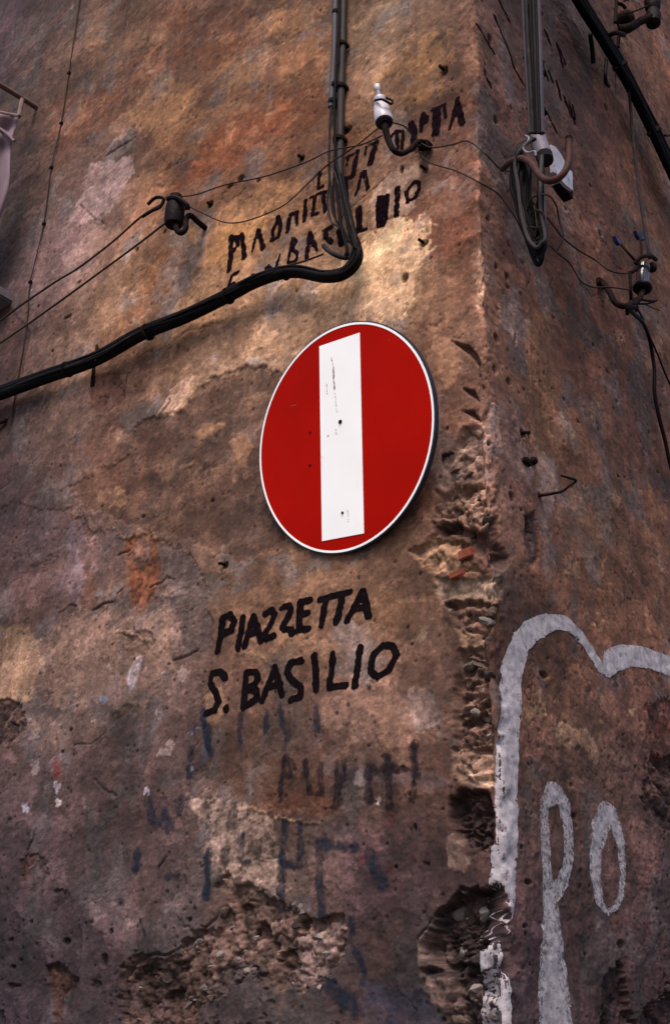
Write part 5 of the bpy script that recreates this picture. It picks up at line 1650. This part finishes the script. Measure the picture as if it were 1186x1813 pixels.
for pts_ in [[(820, 222), (845, 245), (862, 262), (850, 275), (832, 252)], [(940, 190), (975, 200), (1004, 225), (1004, 245), (965, 240), (950, 215)]]:
    slab([q6(x, y, .10) for x, y in pts_], (1, 0, 0), .012, M_tape, 'tape_flag', i3)
lw = thing('link_wire', 'thin brown wire from the cable coil down to the right-hand insulator, upper of two', 'wire', q6(905, 440, .12))
tube_obj('wire', [q6(x, y, of) for x, y, of in [(300, -10, .07), (400, 90, .05), (460, 165, .04), (520, 240, .04), (610, 310, .04), (700, 362, .06), (770, 415, .09), (830, 438, .11), (905, 443, .13)]], .0026, M_wire, lw, 8)
lw = thing('link_wire', 'thin brown wire from the coil bottom down to the right-hand insulator hook, lower of two', 'wire', q6(905, 540, .12))
tube_obj('wire', [q6(x, y, of) for x, y, of in [(400, 275, .05), (440, 282, .04), (480, 322, .03), (545, 375, .03), (580, 425, .03), (620, 488, .04), (690, 522, .06), (780, 522, .09), (905, 538, .13)]], .0023, M_wire, lw, 8)
dc = thing('drop_cable', 'dark cable falling from the right-hand insulator and leaving at the right edge', 'cable', q6(1141, 1560, .02))
tube_obj('cable', [q6(x, y, of) for x, y, of in [(895, 645, .12), (930, 680, .1), (980, 730, .07), (1015, 810, .04), (1035, 910, .03), (1048, 1010, .03), (1048, 1130, .03), (1070, 1260, .03), (1110, 1420, .03), (1141, 1560, .03), (1200, 1760, .03)]], 3.4 * s5, M_black, dc, 10)
dc2 = thing('drop_cable', 'thinner second cable branching right from the drop below the right-hand insulator', 'cable', q6(1141, 1090, .02))
tube_obj('cable', [q6(x, y, of) for x, y, of in [(945, 640, .12), (975, 700, .08), (1010, 790, .05), (1060, 900, .03), (1141, 1095, .03), (1260, 1300, .03)]], 1.7 * s5, M_black, dc2, 8)

# ---- thick bundle crossing the top right -----------------------------
tb = thing('overhead_cable_bundle', 'thick black cable bundle slanting down across the top right corner of the right wall', 'cable', PR(1130, 175, .05))
s6 = mpp(PR(1110, 140, .06))
cen = [(985, -80), (1025, -2), (1062, 58), (1098, 118), (1129, 176), (1158, 234), (1184, 290), (1215, 360), (1260, 470)]
for (dx, dy, r_, of) in [(0, 0, 7.2, .06), (-5, 3, 6.2, .05), (5, -3, 5.6, .055), (2, 1, 4, .08), (-3, -2, 4, .078)]:
    tube_obj('cable', [PR(x + dx + random.uniform(-1, 1), y + dy, of + random.uniform(-.004, .004)) for x, y in cen], r_ * s6, M_black, tb, 10)
for (x, y) in [(1098, 118), (1158, 234)]:
    p0, p1 = PR(x - 2, y - 4, .07), PR(x + 2, y + 4, .07)
    ax = (p1 - p0) / np.linalg.norm(p1 - p0)
    mb = MB()
    mb.lathe(p0, ax, [(0, 9 * s6), (0, 12.5 * s6), (.010, 12.5 * s6), (.010, 9 * s6)], 14)
    mb.build('tie', M_black, tb)
for pts_, r_ in [([(1073, 104, .07), (1071, 130, .07), (1072, 146, .06), (1077, 152, .05)], 3.0), ([(1044, 60, .06), (1048, 90, .04), (1050, 112, .03)], 3.5)]:
    tube_obj('cable_stub', path(pts_, .05, 'R'), r_ * s6, M_black, tb, 8)
vc = thing('hanging_cable', 'slim grey-black cable hanging from the overhead bundle down to the right-hand insulator', 'cable', PR(1113, 160, .06))
tube_obj('cable', [PR(x, y, of) for x, y, of in [(1110, 140, .07), (1113, 165, .06), (1117, 210, .05), (1121, 255, .05), (1127, 306, .06), (1134, 360, .08), (1141, 405, .11), (1147, 440, .13), (1149, 458, .13)]], 2.4 * s6, M_cable, vc, 8)
vt = thing('thin_drop_wire', 'hair-thin wire hanging beside the slim cable on the right wall', 'wire', PR(1089, 120, .05))
tube_obj('wire', [PR(x, y, of) for x, y, of in [(1089, 118, .05), (1089, 250, .04), (1090, 360, .06), (1091, 420, .08)]], .0016, M_wire, vt, 6)

tbk = thing('iron_bracket', 'black iron bracket with insulator knobs at the very top right, above the thick bundle', 'bracket', PR(1098, 45, 0))
mb = MB()
mb.lathe(PR(1094, 41, .02), np.array([1., 0, 0]), [(0, 10 * s6), (.0, 14 * s6), (.03, 15 * s6), (.05, 13 * s6), (.06, 6 * s6)], 16)
mb.build('knob', M_iron, tbk)
tube_obj('arm', path([(1094, 52, .05), (1112, 50, .08), (1132, 38, .11), (1152, 30, .14)], .1, 'R'), [8 * s6, 8 * s6, 7 * s6, 7 * s6], M_iron, tbk, 10)
p, q = PR(1156, 44, .14), PR(1154, -6, .14)
ax = (q - p)
hg = np.linalg.norm(ax)
ax /= hg
mb = MB()
mb.lathe(p, ax, [(0, 5 * s6), (hg * .05, 12 * s6), (hg * .3, 14 * s6), (hg * .5, 9 * s6), (hg * .6, 13 * s6), (hg * .85, 14 * s6), (hg, 7 * s6)], 16)
mb.build('insulator_body', M_porcd, tbk)
for pts_, r_ in [([(1091, -30, .05), (1090, 10, .06), (1088, 40, .06)], 3), ([(1090, 5, .06), (1100, 8, .07), (1106, 14, .07)], 3), ([(1108, 24, .1), (1128, 18, .12), (1146, 10, .14)], 1.5), ([(1104, 2, .1), (1130, -8, .12), (1160, -20, .14)], 1.5), ([(1078, 62, .06), (1090, 58, .09), (1104, 62, .08)], 4), ([(1095, 60, .07), (1093, 84, .06)], 3)]:
    tube_obj('rod', path(pts_, .1, 'R'), r_ * s6, M_iron, tbk, 8)
st_ = thing('wire_stub', 'short black wire end poking in at the right edge below the thick bundle', 'wire', PR(1186, 241, .03))
tube_obj('wire', path([(1176, 240, .06), (1190, 241, .05), (1215, 250, .04)], .05, 'R'), 2.2 * s6, M_black, st_, 8)

# ---- bent nail and clamp ----------------------------------------------
bn = thing('bent_nail', 'bent iron spike sticking out of the right wall above the white graffiti', 'nail', PR(955, 877, 0))
s7 = mpp(PR(980, 860))
tube_obj('shank', path([(953, 877, -.01), (957, 877, .01), (976, 874, .035), (994, 870, .055), (1008, 860, .07), (1019, 851, .08), (1006, 846, .085), (993, 842, .09)], .05, 'R'), [3.6 * s7, 3 * s7, 2.6 * s7, 2.4 * s7, 2.2 * s7, 2.2 * s7, 2 * s7, 1.8 * s7], M_iron, bn, 10, res=5)
cb = thing('iron_clamp', 'small black two-lobed iron clamp on the right wall left of the bent spike', 'clamp', PR(930, 818, 0))
for (x, y) in [(924, 818), (938, 818)]:
    mb = MB()
    mb.lathe(PR(x, y, -.004), np.array([1., 0, 0]), [(0, 7 * s7), (.012, 7.5 * s7), (.018, 5 * s7), (.020, .5 * s7)], 12)
    mb.build('lobe', M_iron, cb)
mb = MB()
mb.box(PR(931, 819, .006), np.array([.006, 0, 0]), np.array([0, .018, 0]), np.array([0, 0, .0045]), bev=.001)
mb.build('web', M_iron, cb)
ri = random.Random(9)
for (x, y, lb, side) in [(785, 124, 'black nail stub high on the left wall close to the corner', 'L'), (536, 281, 'iron nail stub under the looping wire left of the conduits', 'L'), (749, 430, 'iron stud below and right of the old lettering', 'L'), (616, 232, 'iron stud just right of the left conduits', 'L'), (376, 364, 'iron nail stub above the left insulator hook', 'L'), (752, 300, 'dark nail below the white insulator wall plate', 'L'), (922, 768, 'dark stud above the two-lobed clamp on the right wall', 'R'), (398, 1000, 'iron stud in plaster low left of the sign', 'L')]:
    p = PW(x, y, -.006, side)
    nrm = np.array([0, -1., 0]) if side == 'L' else np.array([1., 0, 0])
    r_ = 2.6 * mpp(p)
    nl = thing('nail', lb, 'nail', p, 'nail stubs left in the plaster')
    tube_obj('shank', [p, p + nrm * .012, p + nrm * .022 + np.array([.002, 0, -.004])], [r_, r_, r_ * 1.2], M_iron, nl, 8, smooth=False)

# ---- awning frame and window at the far left ---------------------------
aw = thing('cloth_awning', 'pale pink cloth blind on a thin metal frame poking in at the left edge', 'awning', PL(0, 300, .2))
M_cloth = mat('pale_pink_cloth', (0.17, 0.115, 0.14), 0.85, var=0.12, vscale=12, bump=0.001, bscale=300)
M_frame = mat('painted_frame', (0.12, 0.075, 0.065), 0.5, var=0.3, vscale=30, rust=(0.08, 0.03, 0.02), rust_t=0.58)
sA = mpp(PL(20, 200))
tube_obj('rail', path([(-110, 86, .5), (-40, 126, .34), (0, 150, .22), (30, 168, .12), (66, 191, .0)], .2), 4.2 * sA, M_frame, aw, 10, res=3)
tube_obj('stay', path([(40, 176, .13), (34, 206, .16)], .2), 3.4 * sA, M_frame, aw, 8, smooth=False)
tube_obj('stay', path([(-80, 186, .34), (-20, 196, .24), (34, 206, .16)], .2), 3.0 * sA, M_frame, aw, 8, smooth=False)
vs, fs = [], []
NU, NV = 26, 40
for j in range(NV):
    v = j / (NV - 1)
    yr = 208 + v * 235
    xr = 33 - 40 * v - 4 * math.sin(v * 9) * (v > .1)
    for i in range(NU):
        u = i / (NU - 1)
        x = xr - (1 - u) * 130
        y = yr - (1 - u) * 26
        fold = .012 * math.sin(u * 26 + v * 2) * (0.3 + v) + .010 * math.sin(v * 30 + u * 3) * math.exp(-((v - .12) / .1) ** 2)
        vs.append(PL(x, y, .16 + .22 * (1 - u) + fold - .06 * v))
for j in range(NV - 1):
    for i in range(NU - 1):
        a_ = j * NU + i
        fs.append((a_, a_ + 1, a_ + NU + 1, a_ + NU))
cl_o = link_mesh('cloth', vs, fs, M_cloth, aw)
sm = cl_o.modifiers.new('thick', 'SOLIDIFY')
sm.thickness = .003
tube_obj('hem', path([(-60, 205, .30), (0, 228, .20), (26, 250, .165)], .2), 2.4 * sA, M_cloth, aw, 8)
wi = thing('window', 'dark shuttered window opening with pale sill cut off by the left edge', 'window', PL(-40, 520, 0))
M_shut = mat('dark_shutter', (0.008, 0.005, 0.006), 0.6, var=0.3)
M_sill = mat('grey_stone_sill', (0.11, 0.09, 0.10), 0.8, var=0.2, bump=.001)


def wallbox(x0, x1, y0, y1, o0, o1, m, name, parent, bev=.004):
    a_, b_ = PL(x0, y0), PL(x1, y1)
    c_ = np.array([(a_[0] + b_[0]) / 2, -(o0 + o1) / 2, (a_[2] + b_[2]) / 2])
    mb = MB()
    mb.box(c_, np.array([abs(b_[0] - a_[0]) / 2, 0, 0]), np.array([0, (o1 - o0) / 2, 0]), np.array([0, 0, abs(a_[2] - b_[2]) / 2]), bev=bev)
    return mb.build(name, m, parent)


A_, B_ = PL(4, 470), PL(-140, 560)
wallbox(-190, -38, 440, 548, .0, .035, M_shut, 'shutter', wi)
xs = PL(26, 528)
mb = MB()
mb.box(np.array([xs[0] - .45, -.05, xs[2]]), np.array([.45, 0, 0]), np.array([0, .055, 0]), np.array([0, 0, .022]), bev=.006)
mb.build('sill', M_sill, wi)
tw_ = thing('iron_peg', 'small dark iron peg at the left edge below the thick cable', 'bracket', PL(8, 748, 0))
tube_obj('peg', path([(-30, 752, .03), (0, 748, .02), (14, 744, .0)], .02), 3.5 * sA * .8, M_iron, tw_, 8)
